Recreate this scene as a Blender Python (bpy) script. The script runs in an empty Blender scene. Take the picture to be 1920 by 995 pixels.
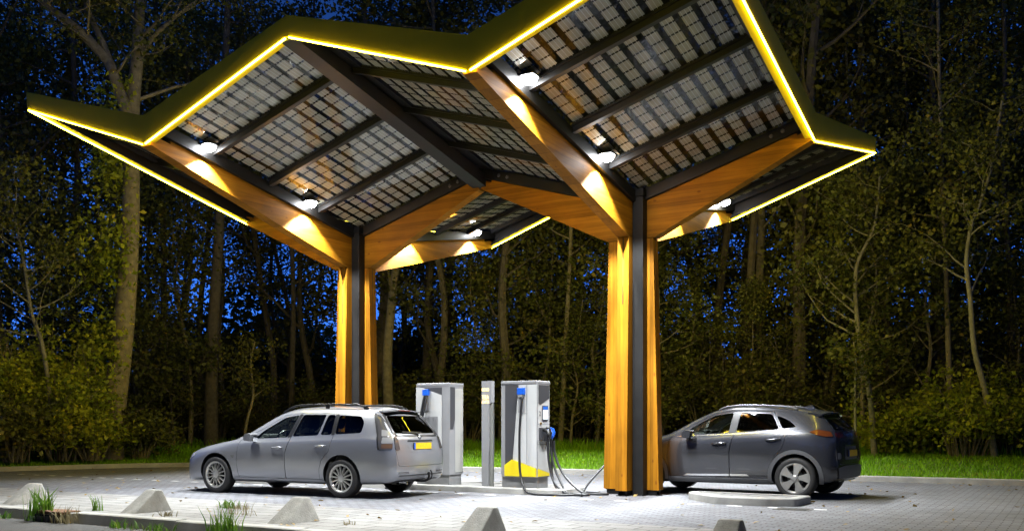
import bpy, bmesh, math, random
import numpy as np
from mathutils import Vector, Matrix
from mathutils.bvhtree import BVHTree

scene = bpy.context.scene
COL = scene.collection
R = math.radians

# ------------------------------------------------------------------ camera, sky, exposure
CAM = (6.431, -14.887, 1.1726)
YAW = 0.5365
cam_data = bpy.data.cameras.new("camera")
cam = bpy.data.objects.new("camera", cam_data)
COL.objects.link(cam)
cam.location = CAM
cam.rotation_euler = (R(90), 0, YAW)
cam_data.sensor_width = 36
cam_data.lens = 33.58
cam_data.shift_x = 0.0025
cam_data.shift_y = 0.1552
cam_data.clip_start = 0.1
cam_data.clip_end = 2000
scene.camera = cam

world = bpy.data.worlds.new("World")
scene.world = world
world.use_nodes = True
wn = world.node_tree.nodes
wl = world.node_tree.links
wn.clear()
w_out = wn.new("ShaderNodeOutputWorld")
w_bg = wn.new("ShaderNodeBackground")
w_sky = wn.new("ShaderNodeTexSky")
w_sky.sky_type = 'NISHITA'
w_sky.sun_disc = False
w_sky.sun_elevation = R(-0.5)
w_sky.sun_rotation = R(60)
w_sky.altitude = 0
w_tint = wn.new("ShaderNodeMixRGB")
w_tint.blend_type = 'MULTIPLY'
w_tint.inputs[0].default_value = 1.0
w_tint.inputs[2].default_value = (0.22, 1.10, 5.4, 1)
w_bg.inputs[1].default_value = 0.15
w_bw = wn.new("ShaderNodeRGBToBW")                # the blue hour: keep the sky's brightness, make its colour one blue
w_mix = wn.new("ShaderNodeMixRGB")
w_mix.inputs[0].default_value = 0.85
wl.new(w_sky.outputs[0], w_bw.inputs[0])
wl.new(w_sky.outputs[0], w_mix.inputs[1])
wl.new(w_bw.outputs[0], w_mix.inputs[2])
wl.new(w_mix.outputs[0], w_tint.inputs[1])
# after sunset the sky is brightest low down and falls off towards the zenith
w_tc = wn.new("ShaderNodeTexCoord")
w_sep = wn.new("ShaderNodeSeparateXYZ")
w_ramp = wn.new("ShaderNodeValToRGB")
w_el = w_ramp.color_ramp.elements
w_el[0].position, w_el[0].color = 0.08, (1.0, 1.0, 1.0, 1)
w_el[1].position, w_el[1].color = 0.70, (0.05, 0.05, 0.055, 1)
w_e = w_el.new(0.38)
w_e.color = (0.30, 0.26, 0.24, 1)
w_fall = wn.new("ShaderNodeMixRGB")
w_fall.blend_type = 'MULTIPLY'
w_fall.inputs[0].default_value = 1.0
wl.new(w_tc.outputs["Generated"], w_sep.inputs[0])
wl.new(w_sep.outputs["Z"], w_ramp.inputs[0])
wl.new(w_tint.outputs[0], w_fall.inputs[1])
wl.new(w_ramp.outputs[0], w_fall.inputs[2])
wl.new(w_fall.outputs[0], w_bg.inputs[0])
wl.new(w_bg.outputs[0], w_out.inputs[0])

scene.view_settings.view_transform = 'Standard'
scene.view_settings.look = 'None'
scene.view_settings.gamma = 1
scene.view_settings.use_curve_mapping = False
scene.view_settings.exposure = 2.0      # a long night exposure
scene.render.engine = 'CYCLES'
scene.cycles.use_denoising = True
scene.cycles.max_bounces = 8
scene.cycles.diffuse_bounces = 3
scene.cycles.glossy_bounces = 4
scene.cycles.transparent_max_bounces = 12
scene.cycles.sample_clamp_indirect = 4.0
scene.cycles.caustics_reflective = False
scene.cycles.caustics_refractive = False

LAMP_W = 345.0          # each flood lamp
LED_WM = 7.5            # light given off by each metre of strip
LED_STR = 9.0           # the yellow light strip


# ------------------------------------------------------------------ pixel -> place (used to measure the photograph)
CR, CU = Vector((math.cos(YAW), math.sin(YAW), 0)), Vector((-math.sin(YAW), math.cos(YAW), 0))
def at(px, py, depth):
    """world point seen at photo pixel (1920 wide) at a given distance along the view axis"""
    p = Vector(CAM) + CU * depth + CR * ((px - 955.16) / 1790.87 * depth)
    p.z = CAM[2] + (795.42 - py) / 1790.87 * depth
    return p


# ------------------------------------------------------------------ materials
MATS = {}
def new_mat(name):
    m = bpy.data.materials.new(name)
    m.use_nodes = True
    nt = m.node_tree
    b = nt.nodes["Principled BSDF"]
    MATS[name] = m
    return m, nt, b

def N(nt, typ, **kw):
    n = nt.nodes.new(typ)
    for k, v in kw.items():
        setattr(n, k, v)
    return n

def simple(name, col, rough=0.5, metal=0.0, spec=0.5, coat=0.0, var=0.0, scale=6.0, bump=0.0, bscale=60.0, emit=None, estr=0.0):
    m, nt, b = new_mat(name)
    b.inputs["Base Color"].default_value = (*col, 1)
    b.inputs["Roughness"].default_value = rough
    b.inputs["Metallic"].default_value = metal
    b.inputs["Specular IOR Level"].default_value = spec
    b.inputs["Coat Weight"].default_value = coat
    b.inputs["Coat Roughness"].default_value = 0.04
    if var or bump:
        tc = N(nt, "ShaderNodeTexCoord")
    if var:
        no = N(nt, "ShaderNodeTexNoise")
        no.inputs["Scale"].default_value = scale
        no.inputs["Detail"].default_value = 6
        no.inputs["Roughness"].default_value = 0.65
        nt.links.new(tc.outputs["Object"], no.inputs["Vector"])
        r = N(nt, "ShaderNodeValToRGB")
        r.color_ramp.elements[0].position = 0.3
        r.color_ramp.elements[1].position = 0.7
        r.color_ramp.elements[0].color = (*[c * (1 - var) for c in col], 1)
        r.color_ramp.elements[1].color = (*[min(1, c * (1 + var)) for c in col], 1)
        nt.links.new(no.outputs["Fac"], r.inputs[0])
        nt.links.new(r.outputs[0], b.inputs["Base Color"])
    if bump:
        nb = N(nt, "ShaderNodeTexNoise")
        nb.inputs["Scale"].default_value = bscale
        nb.inputs["Detail"].default_value = 4
        nt.links.new(tc.outputs["Object"], nb.inputs["Vector"])
        bp = N(nt, "ShaderNodeBump")
        bp.inputs["Strength"].default_value = bump
        bp.inputs["Distance"].default_value = 0.01
        nt.links.new(nb.outputs["Fac"], bp.inputs["Height"])
        nt.links.new(bp.outputs[0], b.inputs["Normal"])
    if emit:
        b.inputs["Emission Color"].default_value = (*emit, 1)
        b.inputs["Emission Strength"].default_value = estr
    return m

def brick_mat(name, c1, c2, mortar, bw, rh, ms, rough, offset=0.5, stain=0.35, stain_col=(0.05, 0.045, 0.04), rot=0.0, bump=0.6, shift=(0, 0)):
    m, nt, b = new_mat(name)
    geo = N(nt, "ShaderNodeNewGeometry")
    mp = N(nt, "ShaderNodeMapping")
    mp.inputs["Rotation"].default_value = (0, 0, rot)
    mp.inputs["Location"].default_value = (shift[0], shift[1], 0)
    nt.links.new(geo.outputs["Position"], mp.inputs["Vector"])
    # slight waviness of the laid rows
    wob = N(nt, "ShaderNodeTexNoise")
    wob.inputs["Scale"].default_value = 0.9
    nt.links.new(geo.outputs["Position"], wob.inputs["Vector"])
    ad = N(nt, "ShaderNodeMixRGB", blend_type='ADD')
    ad.inputs[0].default_value = 0.035
    nt.links.new(mp.outputs[0], ad.inputs[1])
    nt.links.new(wob.outputs["Color"], ad.inputs[2])
    br = N(nt, "ShaderNodeTexBrick")
    br.offset = offset
    br.inputs["Scale"].default_value = 1.0
    br.inputs["Brick Width"].default_value = bw
    br.inputs["Row Height"].default_value = rh
    br.inputs["Mortar Size"].default_value = ms
    br.inputs["Mortar Smooth"].default_value = 0.2
    br.inputs["Bias"].default_value = 0.0
    br.inputs["Color1"].default_value = (*c1, 1)
    br.inputs["Color2"].default_value = (*c2, 1)
    br.inputs["Mortar"].default_value = (*mortar, 1)
    nt.links.new(ad.outputs[0], br.inputs["Vector"])
    n1 = N(nt, "ShaderNodeTexNoise")
    n1.inputs["Scale"].default_value = 0.55
    n1.inputs["Detail"].default_value = 9
    n1.inputs["Roughness"].default_value = 0.68
    nt.links.new(geo.outputs["Position"], n1.inputs["Vector"])
    rr = N(nt, "ShaderNodeValToRGB")
    rr.color_ramp.elements[0].position = 0.42
    rr.color_ramp.elements[1].position = 0.72
    rr.color_ramp.elements[0].color = (0, 0, 0, 1)
    rr.color_ramp.elements[1].color = (stain, stain, stain, 1)
    nt.links.new(n1.outputs["Fac"], rr.inputs[0])
    mx = N(nt, "ShaderNodeMixRGB")
    mx.inputs[2].default_value = (*stain_col, 1)
    nt.links.new(rr.outputs[0], mx.inputs[0])
    nt.links.new(br.outputs["Color"], mx.inputs[1])
    n2 = N(nt, "ShaderNodeTexNoise")
    n2.inputs["Scale"].default_value = 45
    n2.inputs["Detail"].default_value = 5
    nt.links.new(geo.outputs["Position"], n2.inputs["Vector"])
    mm = N(nt, "ShaderNodeMixRGB", blend_type='OVERLAY')
    mm.inputs[0].default_value = 0.45
    nt.links.new(mx.outputs[0], mm.inputs[1])
    nt.links.new(n2.outputs["Fac"], mm.inputs[2])
    nt.links.new(mm.outputs[0], b.inputs["Base Color"])
    b.inputs["Roughness"].default_value = rough
    bp = N(nt, "ShaderNodeBump")
    bp.inputs["Strength"].default_value = bump
    bp.inputs["Distance"].default_value = 0.006
    inv = N(nt, "ShaderNodeMath", operation='SUBTRACT')
    inv.inputs[0].default_value = 1.0
    nt.links.new(br.outputs["Fac"], inv.inputs[1])
    nt.links.new(inv.outputs[0], bp.inputs["Height"])
    nt.links.new(bp.outputs[0], b.inputs["Normal"])
    return m

def wood_mat(name, axis):
    m, nt, b = new_mat(name)
    tc = N(nt, "ShaderNodeTexCoord")
    mp = N(nt, "ShaderNodeMapping")
    s = [16.0, 16.0, 16.0]
    s["xyz".index(axis)] = 0.9
    mp.inputs["Scale"].default_value = s
    nt.links.new(tc.outputs["Object"], mp.inputs["Vector"])
    n1 = N(nt, "ShaderNodeTexNoise")
    n1.inputs["Scale"].default_value = 1.6
    n1.inputs["Detail"].default_value = 8
    n1.inputs["Roughness"].default_value = 0.6
    n1.inputs["Distortion"].default_value = 0.6
    nt.links.new(mp.outputs[0], n1.inputs["Vector"])
    r = N(nt, "ShaderNodeValToRGB")
    e = r.color_ramp.elements
    e[0].position, e[0].color = 0.28, (0.245, 0.095, 0.004, 1)
    e[1].position, e[1].color = 0.74, (0.385, 0.158, 0.008, 1)
    nt.links.new(n1.outputs["Fac"], r.inputs[0])
    # knots
    kp = N(nt, "ShaderNodeMapping")
    ks = [5.0, 5.0, 5.0]
    ks["xyz".index(axis)] = 2.6
    kp.inputs["Scale"].default_value = ks
    nt.links.new(tc.outputs["Object"], kp.inputs["Vector"])
    v = N(nt, "ShaderNodeTexVoronoi")
    v.inputs["Scale"].default_value = 1.0
    nt.links.new(kp.outputs[0], v.inputs["Vector"])
    kr = N(nt, "ShaderNodeValToRGB")
    kr.color_ramp.elements[0].position, kr.color_ramp.elements[0].color = 0.05, (0.8, 0.8, 0.8, 1)
    kr.color_ramp.elements[1].position, kr.color_ramp.elements[1].color = 0.11, (0, 0, 0, 1)
    nt.links.new(v.outputs["Distance"], kr.inputs[0])
    mx = N(nt, "ShaderNodeMixRGB")
    mx.inputs[2].default_value = (0.16, 0.05, 0.006, 1)
    nt.links.new(kr.outputs[0], mx.inputs[0])
    nt.links.new(r.outputs[0], mx.inputs[1])
    n3 = N(nt, "ShaderNodeTexNoise")
    n3.inputs["Scale"].default_value = 1.3
    n3.inputs["Detail"].default_value = 3
    nt.links.new(tc.outputs["Object"], n3.inputs["Vector"])
    # glued layers, each board a little different
    sp = N(nt, "ShaderNodeSeparateXYZ")
    nt.links.new(tc.outputs["Object"], sp.inputs[0])
    src = sp.outputs["Z"]
    if axis == 'z':
        sm = N(nt, "ShaderNodeMath", operation='ADD')
        nt.links.new(sp.outputs["X"], sm.inputs[0]); nt.links.new(sp.outputs["Y"], sm.inputs[1])
        src = sm.outputs[0]
    dv = N(nt, "ShaderNodeMath", operation='DIVIDE'); dv.inputs[1].default_value = 0.06
    fl = N(nt, "ShaderNodeMath", operation='FLOOR')
    wnz = N(nt, "ShaderNodeTexWhiteNoise", noise_dimensions='1D')
    nt.links.new(src, dv.inputs[0]); nt.links.new(dv.outputs[0], fl.inputs[0]); nt.links.new(fl.outputs[0], wnz.inputs["W"])
    lm = N(nt, "ShaderNodeMixRGB", blend_type='OVERLAY')
    lm.inputs[0].default_value = 0.30
    nt.links.new(mx.outputs[0], lm.inputs[1])
    nt.links.new(wnz.outputs["Value"], lm.inputs[2])
    ov = N(nt, "ShaderNodeMixRGB", blend_type='OVERLAY')
    ov.inputs[0].default_value = 0.5
    fc = N(nt, "ShaderNodeMath", operation='FRACT')
    nt.links.new(dv.outputs[0], fc.inputs[0])
    gl = N(nt, "ShaderNodeMath", operation='LESS_THAN')
    gl.inputs[1].default_value = 0.07
    nt.links.new(fc.outputs[0], gl.inputs[0])
    gm = N(nt, "ShaderNodeMath", operation='MULTIPLY')
    gm.inputs[1].default_value = 0.45
    nt.links.new(gl.outputs[0], gm.inputs[0])
    jn = N(nt, "ShaderNodeMixRGB")
    jn.inputs[2].default_value = (0.12, 0.04, 0.003, 1)
    nt.links.new(gm.outputs[0], jn.inputs[0])
    nt.links.new(lm.outputs[0], jn.inputs[1])
    nt.links.new(jn.outputs[0], ov.inputs[1])
    nt.links.new(n3.outputs["Fac"], ov.inputs[2])
    nt.links.new(ov.outputs[0], b.inputs["Base Color"])
    b.inputs["Specular IOR Level"].default_value = 0.12
    b.inputs["Roughness"].default_value = 0.6
    bp = N(nt, "ShaderNodeBump")
    bp.inputs["Strength"].default_value = 0.15
    bp.inputs["Distance"].default_value = 0.004
    nt.links.new(n1.outputs["Fac"], bp.inputs["Height"])
    nt.links.new(bp.outputs[0], b.inputs["Normal"])
    return m

def leaf_mat(name, c1, c2, c3=None, trans=0.35, rough=0.5):
    m, nt, b = new_mat(name)
    oi = N(nt, "ShaderNodeObjectInfo")
    geo = N(nt, "ShaderNodeNewGeometry")
    no = N(nt, "ShaderNodeTexNoise")
    no.inputs["Scale"].default_value = 0.7
    no.inputs["Detail"].default_value = 3
    nt.links.new(geo.outputs["Position"], no.inputs["Vector"])
    ad = N(nt, "ShaderNodeMath", operation='ADD')
    mu = N(nt, "ShaderNodeMath", operation='MULTIPLY_ADD')
    mu.inputs[1].default_value = 0.5
    nt.links.new(geo.outputs["Random Per Island"], mu.inputs[0])
    nt.links.new(no.outputs["Fac"], mu.inputs[2])
    sb = N(nt, "ShaderNodeMath", operation='SUBTRACT')
    sb.inputs[1].default_value = 0.25
    nt.links.new(mu.outputs[0], sb.inputs[0])
    r = N(nt, "ShaderNodeValToRGB")
    e = r.color_ramp.elements
    e[0].position, e[0].color = 0.2, (*c1, 1)
    e[1].position, e[1].color = 0.75, (*c2, 1)
    if c3:
        x = e.new(0.93)
        x.color = (*c3, 1)
    nt.links.new(sb.outputs[0], r.inputs[0])
    nt.links.new(r.outputs[0], b.inputs["Base Color"])
    b.inputs["Roughness"].default_value = rough
    b.inputs["Specular IOR Level"].default_value = 0.35
    tr = N(nt, "ShaderNodeBsdfTranslucent")
    nt.links.new(r.outputs[0], tr.inputs["Color"])
    ms = N(nt, "ShaderNodeMixShader")
    ms.inputs[0].default_value = trans
    out = nt.nodes["Material Output"]
    nt.links.new(b.outputs[0], ms.inputs[1])
    nt.links.new(tr.outputs[0], ms.inputs[2])
    nt.links.new(ms.outputs[0], out.inputs[0])
    return m

def glass_mat(name, tint, refl=1.0, ior=1.5):
    """thin window pane: tinted see-through plus a Fresnel mirror reflection"""
    m = bpy.data.materials.new(name)
    m.use_nodes = True
    nt = m.node_tree
    nt.nodes.clear()
    out = N(nt, "ShaderNodeOutputMaterial")
    t = N(nt, "ShaderNodeBsdfTransparent")
    t.inputs[0].default_value = (*tint, 1)
    g = N(nt, "ShaderNodeBsdfGlossy")
    g.inputs["Roughness"].default_value = 0.015
    g.inputs[0].default_value = (refl, refl, refl, 1)
    lw = N(nt, "ShaderNodeLayerWeight")            # Schlick reflection, the same from both sides of the pane
    lw.inputs[0].default_value = 0.5
    pw = N(nt, "ShaderNodeMath", operation='POWER')
    pw.inputs[1].default_value = 5.0
    nt.links.new(lw.outputs["Facing"], pw.inputs[0])
    fr = N(nt, "ShaderNodeMath", operation='MULTIPLY_ADD')
    f0 = ((ior - 1) / (ior + 1)) ** 2
    fr.inputs[1].default_value = 1 - f0
    fr.inputs[2].default_value = f0
    nt.links.new(pw.outputs[0], fr.inputs[0])
    mx = N(nt, "ShaderNodeMixShader")
    nt.links.new(fr.outputs[0], mx.inputs[0])
    nt.links.new(t.outputs[0], mx.inputs[1])
    nt.links.new(g.outputs[0], mx.inputs[2])
    nt.links.new(mx.outputs[0], out.inputs[0])
    MATS[name] = m
    return m

def emit_mat(name, col, strength):
    m = bpy.data.materials.new(name)
    m.use_nodes = True
    nt = m.node_tree
    nt.nodes.clear()
    out = N(nt, "ShaderNodeOutputMaterial")
    e = N(nt, "ShaderNodeEmission")
    e.inputs[0].default_value = (*col, 1)
    e.inputs[1].default_value = strength
    nt.links.new(e.outputs[0], out.inputs[0])
    MATS[name] = m
    return m

WOOD_X = wood_mat("wood_x", "x")
WOOD_Y = wood_mat("wood_y", "y")
WOOD_Z = wood_mat("wood_z", "z")
STEEL = simple("black_steel", (0.0105, 0.010, 0.0095), 0.48, 0.0, 0.25, var=0.25, scale=4)
STEELG = simple("grey_steel", (0.10, 0.10, 0.105), 0.42, 0.3, 0.5, var=0.15, scale=3)
YELLOW = simple("yellow_metal", (0.66, 0.47, 0.006), 0.6, spec=0.15, var=0.06, scale=2)
LED = emit_mat("led_yellow", (1.0, 0.84, 0.05), LED_STR)
LENS = emit_mat("lamp_lens", (0.95, 0.97, 1.0), 30.0)
PVTOP = glass_mat("pv_top_glass", (0.28, 0.27, 0.25), 0.3, 1.4)
PVGLASS = glass_mat("pv_glass", (0.90, 0.92, 0.92), 1.0, 1.5)
CELL = simple("pv_cell", (0.37, 0.335, 0.245), 0.5, var=0.10, scale=3)
BUSBAR = simple("pv_busbar", (0.62, 0.60, 0.54), 0.35, metal=0.4)
CONC = simple("concrete", (0.28, 0.27, 0.24), 0.85, var=0.30, scale=6, bump=0.8, bscale=70)
KERBM = simple("kerb_concrete", (0.36, 0.35, 0.32), 0.85, var=0.22, scale=2.5, bump=0.4, bscale=60)
ASPH = simple("asphalt", (0.075, 0.073, 0.07), 0.85, var=0.25, scale=22, bump=0.9, bscale=180)
BRICKS = brick_mat("brick_paving", (0.16, 0.164, 0.18), (0.225, 0.23, 0.248), (0.06, 0.056, 0.052), 0.21, 0.105, 0.009, 0.78, stain=0.5)
TILES = brick_mat("tile_paving", (0.195, 0.19, 0.178), (0.255, 0.25, 0.235), (0.04, 0.036, 0.03), 0.41, 0.305, 0.011, 0.8, stain=0.22, stain_col=(0.22, 0.2, 0.17), bump=0.5, shift=(0.1, 0.055))
TURF = simple("turf", (0.085, 0.15, 0.008), 0.95, var=0.35, scale=4, bump=0.6, bscale=30)
SOIL = simple("soil", (0.055, 0.05, 0.03), 0.95, var=0.4, scale=3, bump=0.6, bscale=20)
WHITEP = simple("white_paint", (0.78, 0.78, 0.76), 0.6, var=0.08, scale=15)
RUBBER = simple("rubber", (0.022, 0.021, 0.02), 0.62, var=0.2, scale=20)
BLACKP = simple("black_plastic", (0.018, 0.018, 0.018), 0.35)
GRASS = leaf_mat("grass_blades", (0.13, 0.29, 0.004), (0.25, 0.48, 0.008), (0.42, 0.38, 0.05), 0.4)
WEED = leaf_mat("weed_blades", (0.06, 0.15, 0.015), (0.16, 0.30, 0.03), (0.42, 0.33, 0.06), 0.35)
DRYWEED = leaf_mat("dry_weed", (0.18, 0.15, 0.07), (0.32, 0.27, 0.15), None, 0.3)
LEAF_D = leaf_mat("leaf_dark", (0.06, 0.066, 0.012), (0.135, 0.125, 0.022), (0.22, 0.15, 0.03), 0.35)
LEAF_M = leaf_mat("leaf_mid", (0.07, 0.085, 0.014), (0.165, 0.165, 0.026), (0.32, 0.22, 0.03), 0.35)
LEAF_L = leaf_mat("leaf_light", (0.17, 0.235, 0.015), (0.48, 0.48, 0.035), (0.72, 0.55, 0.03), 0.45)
BARK = simple("bark", (0.20, 0.165, 0.095), 0.9, var=0.4, scale=7, bump=0.9, bscale=22)
BARK_D = simple("bark_dark", (0.10, 0.08, 0.05), 0.9, var=0.4, scale=8, bump=0.8, bscale=25)
BARK_P = simple("bark_pale", (0.22, 0.20, 0.13), 0.85, var=0.35, scale=10, bump=0.6, bscale=30)


# ------------------------------------------------------------------ object helpers
def tag(o, label=None, cat=None, group=None, kind=None):
    if label: o["label"] = label
    if cat: o["category"] = cat
    if group: o["group"] = group
    if kind: o["kind"] = kind
    return o

def empty(name, loc=(0, 0, 0), rz=0.0):
    o = bpy.data.objects.new(name, None)
    COL.objects.link(o)
    o.location = loc
    o.rotation_euler = (0, 0, rz)
    o.empty_display_size = 0.2
    return o

def link_mesh(name, me, parent=None):
    o = bpy.data.objects.new(name, me)
    COL.objects.link(o)
    if parent is not None:
        o.parent = parent
    return o

class MB:
    """collects solids into one mesh"""
    def __init__(self):
        self.v, self.f, self.mi, self.sm = [], [], [], []
    def add(self, vs, fs, mi=0, smooth=False):
        b = len(self.v)
        self.v += [tuple(p) for p in vs]
        for f in fs:
            self.f.append(tuple(b + i for i in f))
            self.mi.append(mi)
            self.sm.append(smooth)
        return self
    def box(self, x0, x1, y0, y1, z0, z1, mi=0, M=None, bev=0.0):
        if bev > 0:
            return self.bevbox(x0, x1, y0, y1, z0, z1, bev, mi, M)
        vs = [Vector((x, y, z)) for z in (z0, z1) for y in (y0, y1) for x in (x0, x1)]
        if M is not None: vs = [M @ p for p in vs]
        return self.add(vs, [(0, 2, 3, 1), (4, 5, 7, 6), (0, 1, 5, 4), (1, 3, 7, 5), (3, 2, 6, 7), (2, 0, 4, 6)], mi)
    def bevbox(self, x0, x1, y0, y1, z0, z1, bev, mi=0, M=None, seg=2):
        bm = bmesh.new()
        bmesh.ops.create_cube(bm, size=1)
        for p in bm.verts:
            p.co = Vector(((x0 + x1) / 2 + p.co.x * (x1 - x0), (y0 + y1) / 2 + p.co.y * (y1 - y0), (z0 + z1) / 2 + p.co.z * (z1 - z0)))
        bmesh.ops.bevel(bm, geom=bm.edges[:], offset=bev, segments=seg, affect='EDGES', profile=0.5)
        bm.verts.index_update()
        vs = [(M @ p.co if M is not None else p.co.copy()) for p in bm.verts]
        fs = [[q.index for q in f.verts] for f in bm.faces]
        bm.free()
        return self.add(vs, fs, mi)
    def prism(self, poly, fn0, fn1, mi=0):
        """poly: 2-D points; fn0/fn1 map (a,b) to the two end 3-D points"""
        n = len(poly)
        vs = [fn0(*p) for p in poly] + [fn1(*p) for p in poly]
        fs = [tuple(range(n))[::-1], tuple(range(n, 2 * n))]
        fs += [(i, (i + 1) % n, n + (i + 1) % n, n + i) for i in range(n)]
        return self.add(vs, fs, mi)
    def bar(self, a, b, w, h, up=(0, 0, 1), mi=0):
        a, b = Vector(a), Vector(b)
        d = (b - a).normalized()
        s = d.cross(Vector(up))
        if s.length < 1e-6: s = d.cross(Vector((0, 1, 0)))
        s.normalize()
        t = s.cross(d).normalized()
        o = [(-w / 2, -h / 2), (w / 2, -h / 2), (w / 2, h / 2), (-w / 2, h / 2)]
        vs = [p + s * x + t * y for p in (a, b) for x, y in o]
        return self.add(vs, [(3, 2, 1, 0), (4, 5, 6, 7), (0, 1, 5, 4), (1, 2, 6, 5), (2, 3, 7, 6), (3, 0, 4, 7)], mi)
    def tube(self, pts, rad, n=8, mi=0, cap=True, smooth=True):
        pts = [Vector(p) for p in pts]
        if not hasattr(rad, "__len__"): rad = [rad] * len(pts)
        vs, fs = [], []
        prev = None
        for i, p in enumerate(pts):
            d = (pts[min(i + 1, len(pts) - 1)] - pts[max(i - 1, 0)])
            if d.length < 1e-9: d = Vector((0, 0, 1))
            d.normalize()
            if prev is None:
                a = d.cross(Vector((0.31, 0.95, 0.05)))
                if a.length < 1e-4: a = d.cross(Vector((1, 0, 0)))
                a.normalize()
            else:
                a = (prev - d * prev.dot(d))
                if a.length < 1e-6: a = d.orthogonal()
                a.normalize()
            prev = a
            c = d.cross(a)
            for k in range(n):
                t = 2 * math.pi * k / n
                vs.append(p + (a * math.cos(t) + c * math.sin(t)) * rad[i])
        for i in range(len(pts) - 1):
            for k in range(n):
                k2 = (k + 1) % n
                fs.append((i * n + k, i * n + k2, (i + 1) * n + k2, (i + 1) * n + k))
        if cap:
            fs.append(tuple(range(n))[::-1])
            fs.append(tuple((len(pts) - 1) * n + k for k in range(n)))
        return self.add(vs, fs, mi, smooth)
    def lathe(self, prof, n=32, mi=0, axis='y', c=(0, 0, 0), closed=False, smooth=True):
        """prof: (radius, along) pairs turned round the axis"""
        vs, fs = [], []
        for r, a in prof:
            for k in range(n):
                t = 2 * math.pi * k / n
                if axis == 'y': vs.append((c[0] + r * math.cos(t), c[1] + a, c[2] + r * math.sin(t)))
                elif axis == 'z': vs.append((c[0] + r * math.cos(t), c[1] + r * math.sin(t), c[2] + a))
                else: vs.append((c[0] + a, c[1] + r * math.cos(t), c[2] + r * math.sin(t)))
        m = len(prof)
        for i in range(m if closed else m - 1):
            j = (i + 1) % m
            for k in range(n):
                k2 = (k + 1) % n
                fs.append((i * n + k, j * n + k, j * n + k2, i * n + k2))
        return self.add(vs, fs, mi, smooth)
    def build(self, name, mats, parent=None, fix=True):
        me = bpy.data.meshes.new(name)
        me.from_pydata(self.v, [], self.f)
        if not isinstance(mats, (list, tuple)): mats = [mats]
        for m in mats: me.materials.append(m)
        me.polygons.foreach_set("material_index", self.mi)
        me.polygons.foreach_set("use_smooth", self.sm)
        if fix:
            bm = bmesh.new()
            bm.from_mesh(me)
            bmesh.ops.recalc_face_normals(bm, faces=bm.faces)
            bm.to_mesh(me)
            bm.free()
        me.update()
        if any(self.sm): me.set_sharp_from_angle(angle=R(42))
        return link_mesh(name, me, parent)

def copy_tree(o, parent=None):
    c = o.copy()
    COL.objects.link(c)
    c.parent = parent
    for ch in [x for x in o.children]:
        copy_tree(ch, c)
    return c

def poly_sheet(name, pts, z, mat, kind="structure", zs=None):
    me = bpy.data.meshes.new(name)
    me.from_pydata([(p[0], p[1], z) for p in pts], [], [tuple(range(len(pts)))])
    me.materials.append(mat)
    o = link_mesh(name, me)
    if me.polygons[0].normal.z < 0:
        me.flip_normals()
    tag(o, kind=kind)
    return o

# ------------------------------------------------------------------ the setting: ground, paving, kerbs
poly_sheet("ground", [(-400, -300), (400, -300), (400, 500), (-400, 500)], -0.16, SOIL)
poly_sheet("road", [(-120, -40), (120, -40), (120, -7.05), (-120, -7.05)], -0.12, ASPH)
KP = [(70, 5.9), (14, 5.9), (10, 5.9), (6, 5.9), (2, 5.85), (-3, 5.5), (-7, 5.15), (-11, 4.72), (-13.6, 4.1), (-15.2, 2.95), (-16.1, 1.3), (-16.7, -1), (-17.1, -4.0),
      (-18.2, -5.9), (-21, -6.8), (-25, -7.05), (-90, -7.1)]
def smooth_line(P, n=6):
    out = []
    for i in range(len(P) - 1):
        p0, p1, p2, p3 = [Vector(P[max(0, min(len(P) - 1, j))]) for j in (i - 1, i, i + 1, i + 2)]
        if max((p2 - p1).length, (p1 - p0).length, (p3 - p2).length) > 6 and i in (0, 1, 2, len(P) - 4, len(P) - 3, len(P) - 2) or i in (0, len(P) - 2):
            out.append(p1); continue
        for k in range(n):
            t = k / n
            out.append(0.5 * ((2 * p1) + (p2 - p0) * t + (2 * p0 - 5 * p1 + 4 * p2 - p3) * t * t + (3 * p1 - p0 - 3 * p2 + p3) * t ** 3))
    out.append(Vector(P[-1]))
    return out
KL = smooth_line(KP)
def line_normals(L):
    out = []
    for i in range(len(L)):
        d = (L[min(i + 1, len(L) - 1)] - L[max(i - 1, 0)]).normalized()
        out.append(Vector((d.y, -d.x)))            # travelling right -> left, outward (away from the paving) side
    return out
KN = line_normals(KL)
pave_pts = [(p.x, p.y) for p in KL if p.y > -4.45] + [(-17.2, -4.45), (70, -4.45)]
poly_sheet("brick_paving", pave_pts, 0.0, BRICKS)
poly_sheet("tile_path", [(-17.15, -4.45), (-17.4, -4.9), (-18.2, -5.9), (-19.5, -6.4), (-21, -6.8), (70, -6.8), (70, -4.45)], 0.0, TILES)

mb = MB()
prof = [(0.0, -0.1), (0.0, 0.10), (0.012, 0.115), (0.135, 0.115), (0.15, 0.10), (0.15, -0.1)]
for s in range(len(KL) - 1):
    a, b = KL[s], KL[s + 1]
    na, nb = KN[s], KN[s + 1]
    vs = [(*(a + na * o), z) for o, z in prof] + [(*(b + nb * o), z) for o, z in prof]
    mb.add(vs, [(i, i + 1, 7 + i, 6 + i) for i in range(5)])
tag(mb.build("back_kerb", KERBM), kind="structure")

mb = MB()
x = -90.0
rs = random.Random(3)
while x < 70:
    dz, dy = rs.uniform(-.006, .006), rs.uniform(-.006, .006)
    pr = [(-6.80 + dy, -0.2), (-6.80 + dy, 0.008 + dz), (-6.94 + dy, 0.008 + dz), (-6.96 + dy, -0.004 + dz), (-7.07 + dy, -0.2)]
    mb.prism(pr, lambda a, b, X=x: (X, a, b), lambda a, b, X=x: (X + 0.994, a, b))
    x += 1.0
tag(mb.build("front_kerb", KERBM), kind="structure")

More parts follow.
